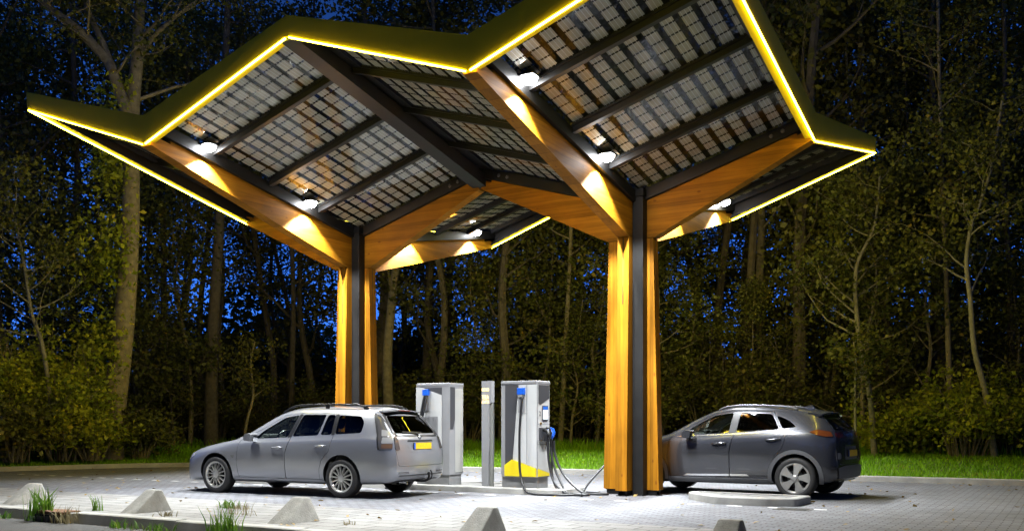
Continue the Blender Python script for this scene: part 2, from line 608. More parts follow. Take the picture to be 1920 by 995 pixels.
def island(name, pts, r, h, infill):
    """raised kerb island with rounded corners: kerb ring, and paving inside 8 mm lower"""
    P = round_poly(pts, r, 6)
    n = len(P)
    c = Vector((sum(p[0] for p in P) / n, sum(p[1] for p in P) / n))
    inner = offset_poly(P, -0.14)
    mb = MB()
    vs = [(*p, -0.05) for p in P] + [(*p, h - 0.015) for p in P] + [(*q, h) for q in offset_poly(P, -0.015)] + [(*q, h) for q in inner] + [(*q, h - 0.012) for q in inner]
    fs = []
    for k in range(4):
        fs += [(k * n + i, k * n + (i + 1) % n, (k + 1) * n + (i + 1) % n, (k + 1) * n + i) for i in range(n)]
    mb.add(vs, fs, 0)
    mb.add([(*q, h - 0.012) for q in inner], [tuple(range(n))], 1)
    return tag(mb.build(name, [KERBM, infill]), kind="structure")

def offset_poly(P, d):
    """outward offset (positive d) of a closed counter-clockwise or clockwise polygon"""
    n = len(P)
    area = sum(P[i][0] * P[(i + 1) % n][1] - P[(i + 1) % n][0] * P[i][1] for i in range(n))
    sg = 1 if area > 0 else -1
    out = []
    for i in range(n):
        p, q, s = Vector(P[i - 1]), Vector(P[i]), Vector(P[(i + 1) % n])
        d1, d2 = (q - p), (s - q)
        if d1.length < 1e-9: d1 = d2
        if d2.length < 1e-9: d2 = d1
        d1.normalize(); d2.normalize()
        n1, n2 = Vector((d1.y, -d1.x)) * sg, Vector((d2.y, -d2.x)) * sg
        m = (n1 + n2)
        if m.length < 1e-6: m = n1.copy()
        m.normalize()
        out.append(tuple(q + m * (d / max(0.35, m.dot(n1)))))
    return out

def round_poly(P, r, n=5):
    out = []
    m = len(P)
    rr = r if hasattr(r, "__len__") else [r] * m
    for i in range(m):
        p, q, s = Vector(P[i - 1]), Vector(P[i]), Vector(P[(i + 1) % m])
        a, b = (p - q), (s - q)
        k = min(rr[i], a.length * 0.49, b.length * 0.49)
        if k < 1e-6:
            out.append(tuple(q)); continue
        A, B = q + a.normalized() * k, q + b.normalized() * k
        for j in range(n + 1):
            t = j / n
            out.append(tuple((1 - t) ** 2 * A + 2 * t * (1 - t) * q + t * t * B))
    return out

island("charger_island", [(-6.1, -0.95), (-1.0, -0.95), (-0.9, -0.6), (-0.95, 0.35), (-6.1, 0.35)], [0.4, 0.35, .2, 0.35, 0.4], 0.10, TILES)
island("parking_island", [(1.80, -1.2), (2.55, -1.2), (2.98, -1.02), (3.02, -0.3), (1.22, -0.22), (1.14, -0.5)], 0.08, 0.115, TILES)
island("far_parking_island", [(-8.8, -1.2), (-6.9, -1.2), (-6.7, -0.9), (-6.7, -0.12), (-8.8, -0.12)], 0.08, 0.115, TILES)

mb = MB()
for k in range(-20, 12):
    X = -3.16 + 0.593 * k
    mb.add([(X - .11, -1.43, .004), (X + .11, -1.43, .004), (X + .11, -1.335, .004), (X - .11, -1.335, .004)], [(0, 1, 2, 3)])
for k in range(-2, 3):
    X = 0.3 + 0.593 * k
    mb.add([(X - .11, -3.2 - .05, .004), (X + .11, -3.25, .004), (X + .11, -3.155, .004), (X - .11, -3.155, .004)], [(0, 1, 2, 3)]) if False else None
tag(mb.build("bay_markings", WHITEP), kind="structure")

# soil and verge beyond the kerb
offs = [(0.15, 0.09), (0.6, 0.13), (1.6, 0.2), (3.2, 0.29), (5.5, 0.37), (8.5, 0.45), (14, 0.5), (26, 0.5), (60, 0.5), (160, 0.5)]
mb = MB()
rows = []
for o, z in offs:
    rows.append([(*(KL[i] + KN[i] * o), z) for i in range(len(KL))])
n = len(KL)
vs = [p for r in rows for p in r]
fs = [(k * n + i, k * n + i + 1, (k + 1) * n + i + 1, (k + 1) * n + i) for k in range(len(rows) - 1) for i in range(n - 1)]
mb.add(vs, fs, 0, True)
VERGE = mb.build("verge", [TURF, SOIL])
for p in VERGE.data.polygons:
    p.material_index = 0 if p.index < 5 * (len(KL) - 1) else 1
tag(VERGE, kind="structure")

def blades(name, roots, hmin, hmax, wid, mat, lean=0.35, seed=1, segs=2, parent=None):
    """bent tapering grass blades at the given root points"""
    rng = np.random.default_rng(seed)
    P = np.asarray(roots, float)
    n = len(P)
    h = rng.uniform(hmin, hmax, n)
    a = rng.uniform(0, 2 * math.pi, n)
    la = rng.uniform(0, 2 * math.pi, n)
    ln = rng.uniform(0.05, lean, n) * h
    side = np.stack([np.cos(a), np.sin(a), np.zeros(n)], 1)
    ld = np.stack([np.cos(la), np.sin(la), np.zeros(n)], 1)
    w = wid * rng.uniform(0.6, 1.3, n)
    vs = np.zeros((n, 5, 3))
    mid = P + ld * (ln * 0.3)[:, None] + np.array([0, 0, 1]) * (h * 0.55)[:, None]
    tip = P + ld * ln[:, None] + np.array([0, 0, 1]) * h[:, None]
    vs[:, 0] = P - side * w[:, None]
    vs[:, 1] = P + side * w[:, None]
    vs[:, 2] = mid + side * (w * 0.8)[:, None]
    vs[:, 3] = mid - side * (w * 0.8)[:, None]
    vs[:, 4] = tip
    idx = np.arange(n)[:, None] * 5
    quads = np.concatenate([idx + 0, idx + 1, idx + 2, idx + 3], 1)
    tris = np.concatenate([idx + 3, idx + 2, idx + 4], 1)
    me = bpy.data.meshes.new(name)
    me.vertices.add(n * 5)
    me.vertices.foreach_set("co", vs.reshape(-1))
    me.loops.add(n * 7)
    loops = np.concatenate([quads, tris], 1).reshape(-1)
    me.loops.foreach_set("vertex_index", loops.astype(np.int32))
    me.polygons.add(n * 2)
    st = np.zeros(n * 2, np.int32)
    st[0::2] = np.arange(n) * 7
    st[1::2] = np.arange(n) * 7 + 4
    me.polygons.foreach_set("loop_start", st)
    me.materials.append(mat)
    me.update(calc_edges=True)
    return link_mesh(name, me, parent)

rng = np.random.default_rng(5)
def verge_z(o):
    return np.interp(o, [q[0] for q in offs], [q[1] for q in offs])
roots = []
Lk = np.array([(p.x, p.y) for p in KL]); Nk = np.array([(p.x, p.y) for p in KN])
seg = np.linalg.norm(np.diff(Lk, axis=0), axis=1)
cum = np.concatenate([[0], np.cumsum(seg)])
s0 = cum[np.argmin(np.abs(Lk[:, 0] - 11) + (Lk[:, 1] < 4) * 100)]
s1 = cum[np.argmin(np.linalg.norm(Lk - np.array([-16.9, -2.5]), axis=1))]
def verge_points(n, sa, sb, o0, o1, pw=1.0):
    s = rng.uniform(sa, sb, n)
    o = o0 + (o1 - o0) * rng.uniform(0, 1, n) ** pw
    px = np.interp(s, cum, Lk[:, 0]) + np.interp(s, cum, Nk[:, 0]) * o
    py = np.interp(s, cum, Lk[:, 1]) + np.interp(s, cum, Nk[:, 1]) * o
    return np.stack([px, py, verge_z(o)], 1)
tag(blades("verge_grass", np.concatenate([verge_points(60000, s0, s1, 0.14, 7.5, 1.25), verge_points(14000, s0, s1, 6, 12)]), 0.035, 0.10, 0.010, GRASS, 0.9, 2), kind="stuff")

# fallen autumn leaves on the paving
def leaf_cards(name, P, size, mat, seed=1, flat=0.0, parent=None, nrm=None):
    """small four-cornered leaves at points P with random directions"""
    rg = np.random.default_rng(seed)
    P = np.asarray(P, float)
    n = len(P)
    a = rg.normal(size=(n, 3))
    if flat: a[:, 2] *= (1 - flat)
    a /= np.linalg.norm(a, axis=1)[:, None]
    b = rg.normal(size=(n, 3))
    if flat: b[:, 2] *= (1 - flat)
    b -= a * np.sum(a * b, 1)[:, None]
    b /= np.linalg.norm(b, axis=1)[:, None] + 1e-9
    s = size * rg.uniform(0.55, 1.35, n)
    vs = np.zeros((n, 4, 3))
    c = np.cross(a, b) * (s * 0.12)[:, None]
    vs[:, 0] = P - a * s[:, None] * 0.5
    vs[:, 1] = P + b * s[:, None] * 0.34 + c
    vs[:, 2] = P + a * s[:, None] * 0.5
    vs[:, 3] = P - b * s[:, None] * 0.34 + c
    me = bpy.data.meshes.new(name)
    me.vertices.add(n * 4)
    me.vertices.foreach_set("co", vs.reshape(-1))
    me.loops.add(n * 4)
    me.loops.foreach_set("vertex_index", np.arange(n * 4, dtype=np.int32))
    me.polygons.add(n)
    me.polygons.foreach_set("loop_start", np.arange(n, dtype=np.int32) * 4)
    me.materials.append(mat)
    me.update(calc_edges=True)
    if name is None: return me
    return link_mesh(name, me, parent)
FALLEN = leaf_mat("fallen_leaf", (0.16, 0.10, 0.03), (0.36, 0.24, 0.06), (0.5, 0.36, 0.08), 0.1)
n = 340
P = np.stack([rng.uniform(-17, 8, n), rng.uniform(-4.6, 5.2, n) , np.full(n, 0.012)], 1)
P2 = np.stack([rng.uniform(-14, 8, 160), 5.2 - rng.uniform(0, 1, 160) ** 3 * 3, np.full(160, 0.012)], 1)
P2[:, 1] += np.interp(P2[:, 0], [-14, -7, 2, 8], [-1.3, -.1, .6, .65])
P3 = np.stack([rng.uniform(-10, 6, 70), rng.uniform(-6.8, -4.4, 70), np.full(70, 0.012)], 1)
tag(leaf_cards("fallen_leaves", np.concatenate([P, P2, P3]), 0.075, FALLEN, 7, 0.85), kind="stuff")

# drain cover in the bricks, gully box in the front kerb
mb = MB()
mb.box(2.8, 3.3, -1.66, -1.36, -0.03, 0.006)
for k in range(5):
    mb.box(2.85, 3.25, -1.62 + k * .055, -1.59 + k * .055, 0.006, 0.011)
tag(mb.build("drain_cover", simple("cast_iron", (0.07, 0.065, 0.055), 0.6, var=0.3)), "flat iron drain cover set in the brick paving beside the raised parking island", "drain cover")
rust = simple("rusty_iron", (0.16, 0.075, 0.035), 0.8, var=0.4, scale=12, bump=0.4)
g = empty("kerb_gully", (-5.35, -6.93, 0))
mb = MB(); mb.box(-.26, .26, -.17, .14, -.02, .022, bev=.008)
mb.build("gully_lid", rust, g)
mb = MB(); mb.box(-.26, .26, -.19, -.15, -.16, -.02); mb.box(-.20, .20, -.196, -.191, -.12, -.045, 1)
mb.build("gully_mouth", [STEEL, BLACKP], g)
tag(g, "rusty iron gully set in the front kerb between two weeds", "gully")

# weeds along the front kerb
def tuft(x, y, z, n, r, h, mat, seed, label, cat="weed", lean=0.6, wid=0.007):
    rg = np.random.default_rng(seed)
    P = np.zeros((n, 3))
    P[:, 0] = rg.normal(0, r, n); P[:, 1] = rg.normal(0, r * .6, n)
    o = blades("weed_tuft", P, h * .4, h, wid, mat, lean, seed)
    o.location = (x, y, z)
    tag(o, label, cat)
    return o
tuft(-1.95, -7.16, -.12, 110, .10, .42, WEED, 11, "tall tuft of green grass at the kerb between the second and third wedge blocks", lean=.5)
tuft(-5.62, -7.02, -.05, 80, .11, .42, WEED, 12, "tall leafy green weed growing in front of the gully lid", lean=.7, wid=.012)
tuft(-5.02, -7.1, -.12, 70, .11, .26, DRYWEED, 13, "dry brownish weed hanging over the kerb beside the gully", lean=.9)
tuft(-3.85, -5.35, 0, 60, .09, .15, WEED, 14, "small bright grass tuft in the tiles right of the second wedge block", lean=1.0)
tuft(-3.55, -5.4, 0, 40, .09, .10, DRYWEED, 15, "small dry grass tuft in the tiles beside a bright one", lean=1.0)
tuft(-3.62, -6.62, 0, 26, .08, .10, DRYWEED, 16, "low dry weed at the foot of the second wedge block", lean=1.0)
tuft(-2.9, -6.0, 0, 36, .12, .22, DRYWEED, 17, "thin dry stalks in the tiles between the second and third blocks", lean=.9, wid=.004)
tuft(-5.1, -6.55, 0, 26, .05, .26, WEED, 18, "slim green weed on the tiles behind the gully lid", lean=.6)
tuft(0.2, -5.1, 0, 30, .05, .08, WEED, 19, "tiny green weed in the tile joint left of the fourth block", lean=1.0)
tuft(-0.9, -6.2, 0, 14, .06, .07, DRYWEED, 20, "tiny dry weed in the tile joint right of the third block", lean=1.0)
P = np.stack([rng.uniform(-7.5, 1.5, 900), rng.normal(-7.1, .035, 900), np.full(900, -.12)], 1)
P = P[np.sin(P[:, 0] * 3.1) + np.sin(P[:, 0] * 7.7) > 0.1]
tag(blades("kerb_weeds", P, .03, .14, .008, WEED, .9, 23), kind="stuff")

# concrete wedge blocks along the road
def wedge(x, label):
    bm = bmesh.new()
    prof = [(-6.63, 0.0), (-6.22, .29), (-6.12, .29), (-5.98, 0.0)]
    wb, wt = 0.15, 0.11
    vs = []
    for sx in (-1, 1):
        for (y, z) in prof:
            w = wb if z < .1 else wt
            vs.append(bm.verts.new((sx * w, y + 6.3, z if z > 0 else -.02)))
    bm.faces.new(vs[0:4]); bm.faces.new(vs[7:3:-1])
    for i in range(4):
        j = (i + 1) % 4
        bm.faces.new((vs[i], vs[i + 4], vs[j + 4], vs[j]))
    bmesh.ops.recalc_face_normals(bm, faces=bm.faces)
    bmesh.ops.bevel(bm, geom=[e for e in bm.edges if max(v.co.z for v in e.verts) > .1], offset=.018, segments=3, affect='EDGES', profile=.5)
    me = bpy.data.meshes.new("wedge_block")
    bm.to_mesh(me); bm.free()
    me.materials.append(CONC)
    for p in me.polygons: p.use_smooth = True
    me.set_sharp_from_angle(angle=R(35))
    o = link_mesh("wedge_block", me)
    o.location = (x, -6.3, 0)
    tag(o, label, "bollard", "concrete wedge blocks along the road edge")
for x, l in ((-7.08, "pale concrete wedge block at the kerb behind the tallest leafy weed"), (-4.39, "grey concrete wedge block on the tiles left of the silver car's front wheel"),
             (-1.71, "grey concrete wedge block beside the tall green grass tuft"), (0.97, "concrete wedge block with a dark side below the chargers"),
             (3.65, "dark concrete wedge block nearest the raised parking island")):
    wedge(x, l)

# ------------------------------------------------------------------ the canopy
SX = -5.99                                   # column spacing along the row
A, B = 2.9959, 5.0744                        # half bay, half depth
def zl(dx, dy): return 4.437 + 0.349 * abs(dx) + 0.2088 * abs(dy)       # light line / underside
def zr(dx, dy): return 5.02 + 0.30 * abs(dx) + 0.182 * abs(dy)          # roof top
ROOT = empty("charging_canopy", (0, 0, 0))
tag(ROOT, "large yellow edged timber and glass canopy on two branching wooden columns", "canopy")

def beam_profile(tip, zt, slope, drop_tip):
    """(r, z) outline of one tapering glulam arm"""
    return [(0.10, 4.27), (0.435, 4.27), (tip, zt), (tip, zt + .17), (tip * .925, zt + .17 - slope * tip * .075), (tip * .925, 4.80 + slope * tip * .925), (0.10, 4.80 + slope * .10)]

FLOODS = []
for ci, cx in enumerate((0.0, SX)):
    for di, (ux, uy) in enumerate(((1, 0), (-1, 0), (0, 1), (0, -1))):
        along_x = ux != 0
        tip, slope = (A - .03, .30) if along_x else (B - .05, .182)
        zt = zl(tip, 0) + .01 if along_x else zl(0, tip) + .01
        pr = beam_profile(tip, zt, slope, 0)
        mb = MB()
        if along_x:
            mb.prism(pr, lambda r, z: (cx + ux * r, -.10, z), lambda r, z: (cx + ux * r, .10, z))
        else:
            mb.prism(pr, lambda r, z: (cx - .10, uy * r, z), lambda r, z: (cx + .10, uy * r, z))
        bm_ = mb.build("timber_arm", WOOD_X if along_x else WOOD_Y, ROOT)
        # bolts near the tip
        mbb = MB()
        if along_x:
            for r in (tip * .80, tip * .855):
                mbb.lathe([(0.0, -.02), (.028, -.02), (.034, 0), (.034, .01)], 14, 0, 'y', (cx + ux * r, -.325, 4.95 + .30 * r))
        # pillar under the arm
        pp = [(.10, .09), (.50, .09), (.40, 4.262), (.10, 4.262)]
        mb = MB()
        if along_x:
            mb.prism(pp, lambda r, z: (cx + ux * r, -.10, z), lambda r, z: (cx + ux * r, .10, z))
        else:
            mb.prism(pp, lambda r, z: (cx - .10, uy * r, z), lambda r, z: (cx + .10, uy * r, z))
        pil = mb.build("timber_pillar", WOOD_Z, ROOT)
        # slot of the hidden steel plate
        mb = MB()
        M = Matrix.Rotation(math.atan2(uy, ux), 4, 'Z')
        Mt = Matrix.Translation((cx, 0, 0)) @ M
        mb.prism([(.392 + .0, 4.24), (.4035, 4.24), (.428, 3.15), (.417, 3.15)], lambda r, z: Mt @ Vector((r, -.007, z)), lambda r, z: Mt @ Vector((r, .007, z)))
        mb.build("plate_slot", BLACKP, pil)
        # steel shoe
        mb = MB()
        mb.box(.17, .45, -.075, -.055, -.02, .088, 0, Mt); mb.box(.17, .45, .055, .075, -.02, .088, 0, Mt)
        mb.box(.15, .47, -.085, .085, .075, .0885, 0, Mt); mb.box(.14, .48, -.10, .10, -.02, .012, 0, Mt)
        mb.box(.29, .33, -.055, .055, .012, .075, 0, Mt)
        mb.build("steel_shoe", STEEL, pil)
        # black gutter channel above the arm, and its bolts
        mb = MB()
        r0, r1 = (.10, A - .02) if along_x else (.10, B - .04)
        w = .165
        def gz(r, o): return o + slope * r
        lo, hi = 4.805, 4.99
        prf = [(r0, gz(r0, lo)), (r1, gz(r1, lo)), (r1, gz(r1, hi)), (r0, gz(r0, hi))]
        mb.prism(prf, lambda r, z: Mt @ Vector((r, -w, z)), lambda r, z: Mt @ Vector((r, w, z)))
        if along_x:
            for r in (tip * .80, tip * .86):
                for s in (-1, 1):
                    mb.lathe([(0.0, s * .022), (.022, s * .022), (.032, s * .006), (.032, 0)], 14, 1, 'y', (cx + ux * r, s * w, gz(r, 4.90)))
        mb.build("gutter", [STEEL, STEELG], ROOT)
    # steel posts in the corners between the pillars
    for sx, sy in ((1, -1), (-1, 1)):
        mb = MB()
        x0, x1 = sorted((cx + sx * .105, cx + sx * .295)); y0, y1 = sorted((sy * .105, sy * .275))
        mb.box(x0, x1, y0, y1, -.02, 4.93, bev=.008)
        mb.box(x0 - .012, x1 + .012, y0 - .012, y1 + .012, 4.935, 5.06, bev=.006)
        mb.build("steel_post", STEEL, ROOT)
    # glass panels with cells, purlins
    for qx in (1, -1):
        for qy in (1, -1):
            ys = [.17, 1.27, 2.535, 3.80, B - .03]
            for b in range(4):
                y0, y1 = ys[b] + (.05 if b else 0), ys[b + 1] - .05
                x0, x1 = .17, A - (.30 if True else .05)
                if (ci == 0 and qx == 1) or (ci == 1 and qx == -1): x1 = A - .10
                def zg(dx, dy, o=0): return zr(dx, dy) - .045 + o
                mb = MB()
                c4 = [(x0, y0), (x1, y0), (x1, y1), (x0, y1)]
                mb.add([(cx + qx * px, qy * py, zg(px, py)) for px, py in c4], [(0, 1, 2, 3)], 0)
                mb.add([(cx + qx * px, qy * py, zg(px, py, .016)) for px, py in c4], [(0, 1, 2, 3)], 3)
                nx, ny = 11, 5
                pxs, pys = (x1 - x0 - .03) / nx, (y1 - y0 - .03) / ny
                for i in range(nx):
                    for j in range(ny):
                        ax, ay = x0 + .03 + i * pxs, y0 + .03 + j * pys
                        bx, by = ax + .162, ay + pys - .034
                        mb.add([(cx + qx * px, qy * py, zg(px, py, .008)) for px, py in ((ax, ay), (bx, ay), (bx, by), (ax, by))], [(0, 1, 2, 3)], 1)
                    for k in range(3):
                        bxx = x0 + .03 + i * pxs + .158 * (k + .5) / 3
                        mb.add([(cx + qx * px, qy * py, zg(px, py, .0065)) for px, py in ((bxx - .003, y0), (bxx + .003, y0), (bxx + .003, y1), (bxx - .003, y1))], [(0, 1, 2, 3)], 2)
                mb.build("solar_glass", [PVGLASS, CELL, BUSBAR, PVTOP], ROOT, fix=False)
            for b in range(1, 4):
                y = ys[b]
                mb = MB()
                xa, xb = .17, A - .02
                za, zb = zr(xa, y) - .055, zr(xb, y) - .055
                mb.prism([(xa, za), (xb, zb), (xb, zb - .10), (xa, za - .10)], lambda px, z: (cx + qx * px, qy * y - .045, z), lambda px, z: (cx + qx * px, qy * y + .045, z))
                mb.prism([(xa, za + .02), (xb, zb + .02), (xb, zb - .012), (xa, za - .012)], lambda px, z: (cx + qx * px, qy * y - .075, z), lambda px, z: (cx + qx * px, qy * y - .046, z))
                mb.prism([(xa, za + .02), (xb, zb + .02), (xb, zb - .012), (xa, za - .012)], lambda px, z: (cx + qx * px, qy * y + .046, z), lambda px, z: (cx + qx * px, qy * y + .075, z))
                mb.build("purlin", STEEL, ROOT)
    # flood lamps on both sides of the front and back arms
    for sx in (1, -1):
        for y in (-4.02, -1.62, 1.62, 4.02):
            FLOODS.append((cx, sx, y))

# ridge between the two column bays, edge beams at the row's ends
mb = MB()
xm = SX / 2
for s in (1, -1):
    y0, y1 = .05 * s, (B - .03) * s
    def zz(y, o): return o + .2 * abs(y)
    sec = [(-.15, 5.50), (.13, 5.50), (.13, 5.72), (-.15, 5.72)]
    vs = [(xm + a, y0, zz(y0, z)) for a, z in sec] + [(xm + a, y1, zz(y1, z)) for a, z in sec]
    mb.add(vs, [(0, 1, 2, 3), (7, 6, 5, 4), (0, 1, 5, 4), (1, 2, 6, 5), (2, 3, 7, 6), (3, 0, 4, 7)])
mb.build("ridge_beam", STEEL, ROOT)
mb = MB()
for s in (1, -1):
    for q in (1, -1):
        P = [(.03, .02), (.32, .02), (.32, B - .03), (.03, B - .03)]
        top = [(xm + q * a, s * y, zr(A - a, y) - .03) for a, y in P]
        bot = [(p[0], p[1], p[2] - .05) for p in top]
        mb.add(top + bot, [(0, 1, 2, 3), (4, 5, 6, 7), (0, 1, 5, 4), (1, 2, 6, 5), (2, 3, 7, 6), (3, 0, 4, 7)])
mb.build("ridge_plate", STEEL, ROOT)

# yellow fascia and light strip round the edge
def corner(c, dx, dy):
    cx = (0.0, SX)[c]
    return (cx + dx, dy, zl(dx, dy), zr(dx, dy))
loop = [corner(1, -A, -B), corner(1, 0, -B), corner(1, A, -B), corner(0, 0, -B), corner(0, A, -B), corner(0, A, 0), corner(0, A, B), corner(0, 0, B),
        corner(1, A, B), corner(1, 0, B), corner(1, -A, B), corner(1, -A, 0)]
cen = Vector((SX / 2, 0, 0))
for i in range(12):
    a, b = loop[i], loop[(i + 1) % 12]
    nx, ny = (0, -1) if a[1] < -5 and b[1] < -5 else ((0, 1) if a[1] > 5 and b[1] > 5 else ((1, 0) if a[0] > 0 else (-1, 0)))
    n = Vector((nx, ny, 0))
    def P(p, o, z): return (p[0] + nx * o, p[1] + ny * o, z)
    mb = MB()
    # band with an inward lip along its lower edge
    sec = lambda p: [P(p, 0, p[2] + .012), P(p, .015, p[3]), P(p, -.03, p[3]), P(p, -.03, p[2] + .06), P(p, -.13, p[2] + .075), P(p, -.13, p[2] + .012)]
    vs = sec(a) + sec(b)
    mb.add(vs, [(k, (k + 1) % 6, 6 + (k + 1) % 6, 6 + k) for k in (0, 5)] + [tuple(range(6)), tuple(range(6, 12))])
    mb.add(vs, [(k, (k + 1) % 6, 6 + (k + 1) % 6, 6 + k) for k in (1, 2, 3, 4)], 1)
    f = mb.build("fascia", [YELLOW, STEEL], ROOT)
    mb = MB()
    A3, B3 = Vector(P(a, -.001, a[2])), Vector(P(b, -.001, b[2]))
    d = (B3 - A3).normalized() * .035
    mb.bar(A3 + d, B3 - d, .021, .020, up=(0, 0, 1))
    mb.build("light_strip", LED, f)
    ll = bpy.data.lights.new("strip_light", 'AREA')
    ll.shape = 'RECTANGLE'
    ll.size = (B3 - A3).length * .98
    ll.size_y = .02
    ll.energy = LED_WM * ll.size
    ll.color = (1.0, 0.80, 0.14)
    lo = bpy.data.objects.new("strip_light", ll)
    COL.objects.link(lo)
    lo.parent = ROOT
    zc = -(n + Vector((0, 0, -.12))).normalized()            # lamps shine along their -z: outwards
    xc = (B3 - A3).normalized()
    yc = zc.cross(xc).normalized()
    zc = xc.cross(yc).normalized()
    M4 = Matrix((xc, yc, zc)).transposed().to_4x4()
    M4.translation = (A3 + B3) / 2 + n * .03
    lo.matrix_local = M4
    # dark inner edge beam behind the band
    mb = MB()
    A4, B4 = Vector(P(a, -.20, a[3] - .12)), Vector(P(b, -.20, b[3] - .12))
    d = (B4 - A4).normalized() * .14
    mb.bar(A4 + d, B4 - d, .10, .12)
    mb.build("edge_beam", STEEL, ROOT)

lamp_data = bpy.data.lights.new("flood_light", 'SPOT')
lamp_data.energy = LAMP_W
lamp_data.spot_size = R(112)
lamp_data.spot_blend = 0.30
lamp_data.shadow_soft_size = 0.05
lamp_data.color = (0.91, 0.955, 1.0)
for cx, sx, y in FLOODS:
    X = cx + sx * .27
    Z = 5.02 + .30 * .33 + .182 * abs(y) - .155
    mb = MB()
    mb.box(X - .125, X + .125, y - .125, y + .125, Z + .0128, Z + .042, bev=.012)
    mb.bar((X, y, Z + .05), (cx + sx * .14, y, Z + .12), .03, .012)
    hd = mb.build("floodlight", STEEL, ROOT)
    mb = MB()
    mb.lathe([(0.0, -.085), (.05, -.076), (.09, -.048), (.108, -.012), (.112, .012)], 24, 0, 'z', (X, y, Z - .002))
    mb.build("lens", LENS, hd)
    lo = bpy.data.objects.new("flood_lamp", lamp_data)
    COL.objects.link(lo)
    lo.parent = ROOT
    lo.location = (X, y, Z - .105)
    lo.rotation_euler = (0, 0, 0)

# ------------------------------------------------------------------ chargers and the sign post
CH_GREY = simple("charger_grey", (0.23, 0.23, 0.235), 0.45, var=0.05, scale=3)
CH_WHITE = simple("charger_white", (0.46, 0.46, 0.45), 0.4, var=0.05, scale=3)
CH_DARK = simple("charger_dark", (0.045, 0.045, 0.05), 0.45)
CH_YELL = simple("charger_yellow", (0.72, 0.56, 0.01), 0.42, var=0.05)
CH_BASE = simple("charger_plinth", (0.20, 0.20, 0.20), 0.6, var=0.15)
BLUE = simple("plug_blue", (0.01, 0.10, 0.55), 0.35)
SCREEN = emit_mat("screen", (0.80, 0.90, 1.0), 0.5)
SCREENB = emit_mat("screen_blue", (0.05, 0.22, 0.9), .25)
AMBER = emit_mat("amber_led", (1.0, 0.62, 0.22), 1.5)
CABLE = simple("cable_rubber", (0.016, 0.016, 0.017), 0.4)

def text_mesh(name, body, size, mat, M, parent, extrude=0.002, spacing=1.0, width=1.0):
    cu = bpy.data.curves.new(name, 'FONT')
    cu.body = body
    cu.size = size
    cu.extrude = extrude
    cu.align_x = 'CENTER'
    cu.align_y = 'CENTER'
    cu.space_character = spacing
    cu.space_line = 0.92
    t = bpy.data.objects.new("t", cu)
    COL.objects.link(t)
    dg = bpy.context.evaluated_depsgraph_get()
    me = bpy.data.meshes.new_from_object(t.evaluated_get(dg))
    bpy.data.objects.remove(t)
    me.name = name
    me.transform(M @ Matrix.Diagonal((width, 1, 1, 1)))
    me.materials.clear()
    me.materials.append(mat)
    return link_mesh(name, me, parent)

FRONT = Matrix(((1, 0, 0, 0), (0, 0, -1, 0), (0, 1, 0, 0), (0, 0, 0, 1)))      # text plane -> facing -y
SIDE = Matrix(((0, 0, 1, 0), (1, 0, 0, 0), (0, 1, 0, 0), (0, 0, 0, 1)))        # text plane -> facing +x

def charger_shell(t, W, Dp, H):
    """plinth, cabinet with chamfered front-left corner, roof lip; local origin front-left foot, +x right, +y back"""
    mb = MB(); mb.box(.03, W - .02, .03, Dp - .03, -.02, .17)
    mb.build("plinth", CH_BASE, t)
    mb = MB()
    pl = [(0, .05), (.04, 0), (W - .012, 0), (W, .012), (W, Dp), (0, Dp)]
    mb.prism(pl, lambda a, b: (a, b, .172), lambda a, b: (a, b, H - .05))
    mb.build("cabinet", CH_GREY, t)
    mb = MB()
    po = [(-.006, .05), (.036, -.008), (W - .012, -.008), (W + .008, .012), (W + .008, Dp + .008), (-.006, Dp + .008)]
    vs = [(a, b, H - .05) for a, b in po] + [(a, b, H - .012) for a, b in po] + [(a * .97 + .01, b * .94 + .012, H) for a, b in po]
    mb.add(vs, [tuple(range(6))[::-1], tuple(range(12, 18))] + [(k * 6 + i, k * 6 + (i + 1) % 6, k * 6 + 6 + (i + 1) % 6, k * 6 + 6 + i) for k in (0, 1) for i in range(6)])
    mb.build("roof_cap", CH_GREY, t)

def panel(name, poly, mat, t, face, W, o0=.0005, o1=.008):
    """flat plate on the front ('f': poly in x,z) or the right side ('s': poly in y,z)"""
    mb = MB()
    if face == 'f': mb.prism(poly, lambda a, z: (a, -o0, z), lambda a, z: (a, -o1, z))
    else: mb.prism(poly, lambda a, z: (W + o0, a, z), lambda a, z: (W + o1, a, z))
    return mb.build(name, mat, t)

# right-hand charger
W, Dp, H = .745, .44, 1.825
t = empty("fast_charger", (-2.19, -.72, .10))
tag(t, "grey charging station with yellow base, lit screen and thick black cables", "charging station", "charging stations on the kerb island")
charger_shell(t, W, Dp, H)
panel("dark_panel", [(.115, .36), (.255, .47), (.372, 1.755), (.115, 1.755)], CH_DARK, t, 'f', W)
# white front, folded slightly outwards along a vertical crease
mb = MB()
prf = [(.262, -.009), (.376, -.009)]
vs = [(.262, -.002, .45), (.40, -.022, .44), (.56, -.034, .39), (.738, -.010, .33),
      (.376, -.002, 1.755), (.43, -.022, 1.755), (.58, -.034, 1.755), (.738, -.010, 1.755)]
mb.add(vs, [(0, 1, 5, 4), (1, 2, 6, 5), (2, 3, 7, 6)])
mb.add([(.738, -.010, .33), (.738, .0, .33), (.738, .0, 1.755), (.738, -.010, 1.755)], [(0, 1, 2, 3)])
mb.build("front_panel", CH_WHITE, t, fix=True)
panel("yellow_skirt", [(.115, .19), (W - .014, .19), (W - .014, .325), (.56, .385), (.262, .475), (.115, .375)], CH_YELL, t, 'f', W, .001, .037)
panel("yellow_skirt", [(.014, .19), (Dp - .02, .19), (Dp - .02, .235), (.014, .325)], CH_YELL, t, 's', W)
panel("side_panel", [(.02, .33), (Dp - .02, .24), (Dp - .02, 1.755), (.02, 1.755)], CH_WHITE, t, 's', W, .0005, .005)
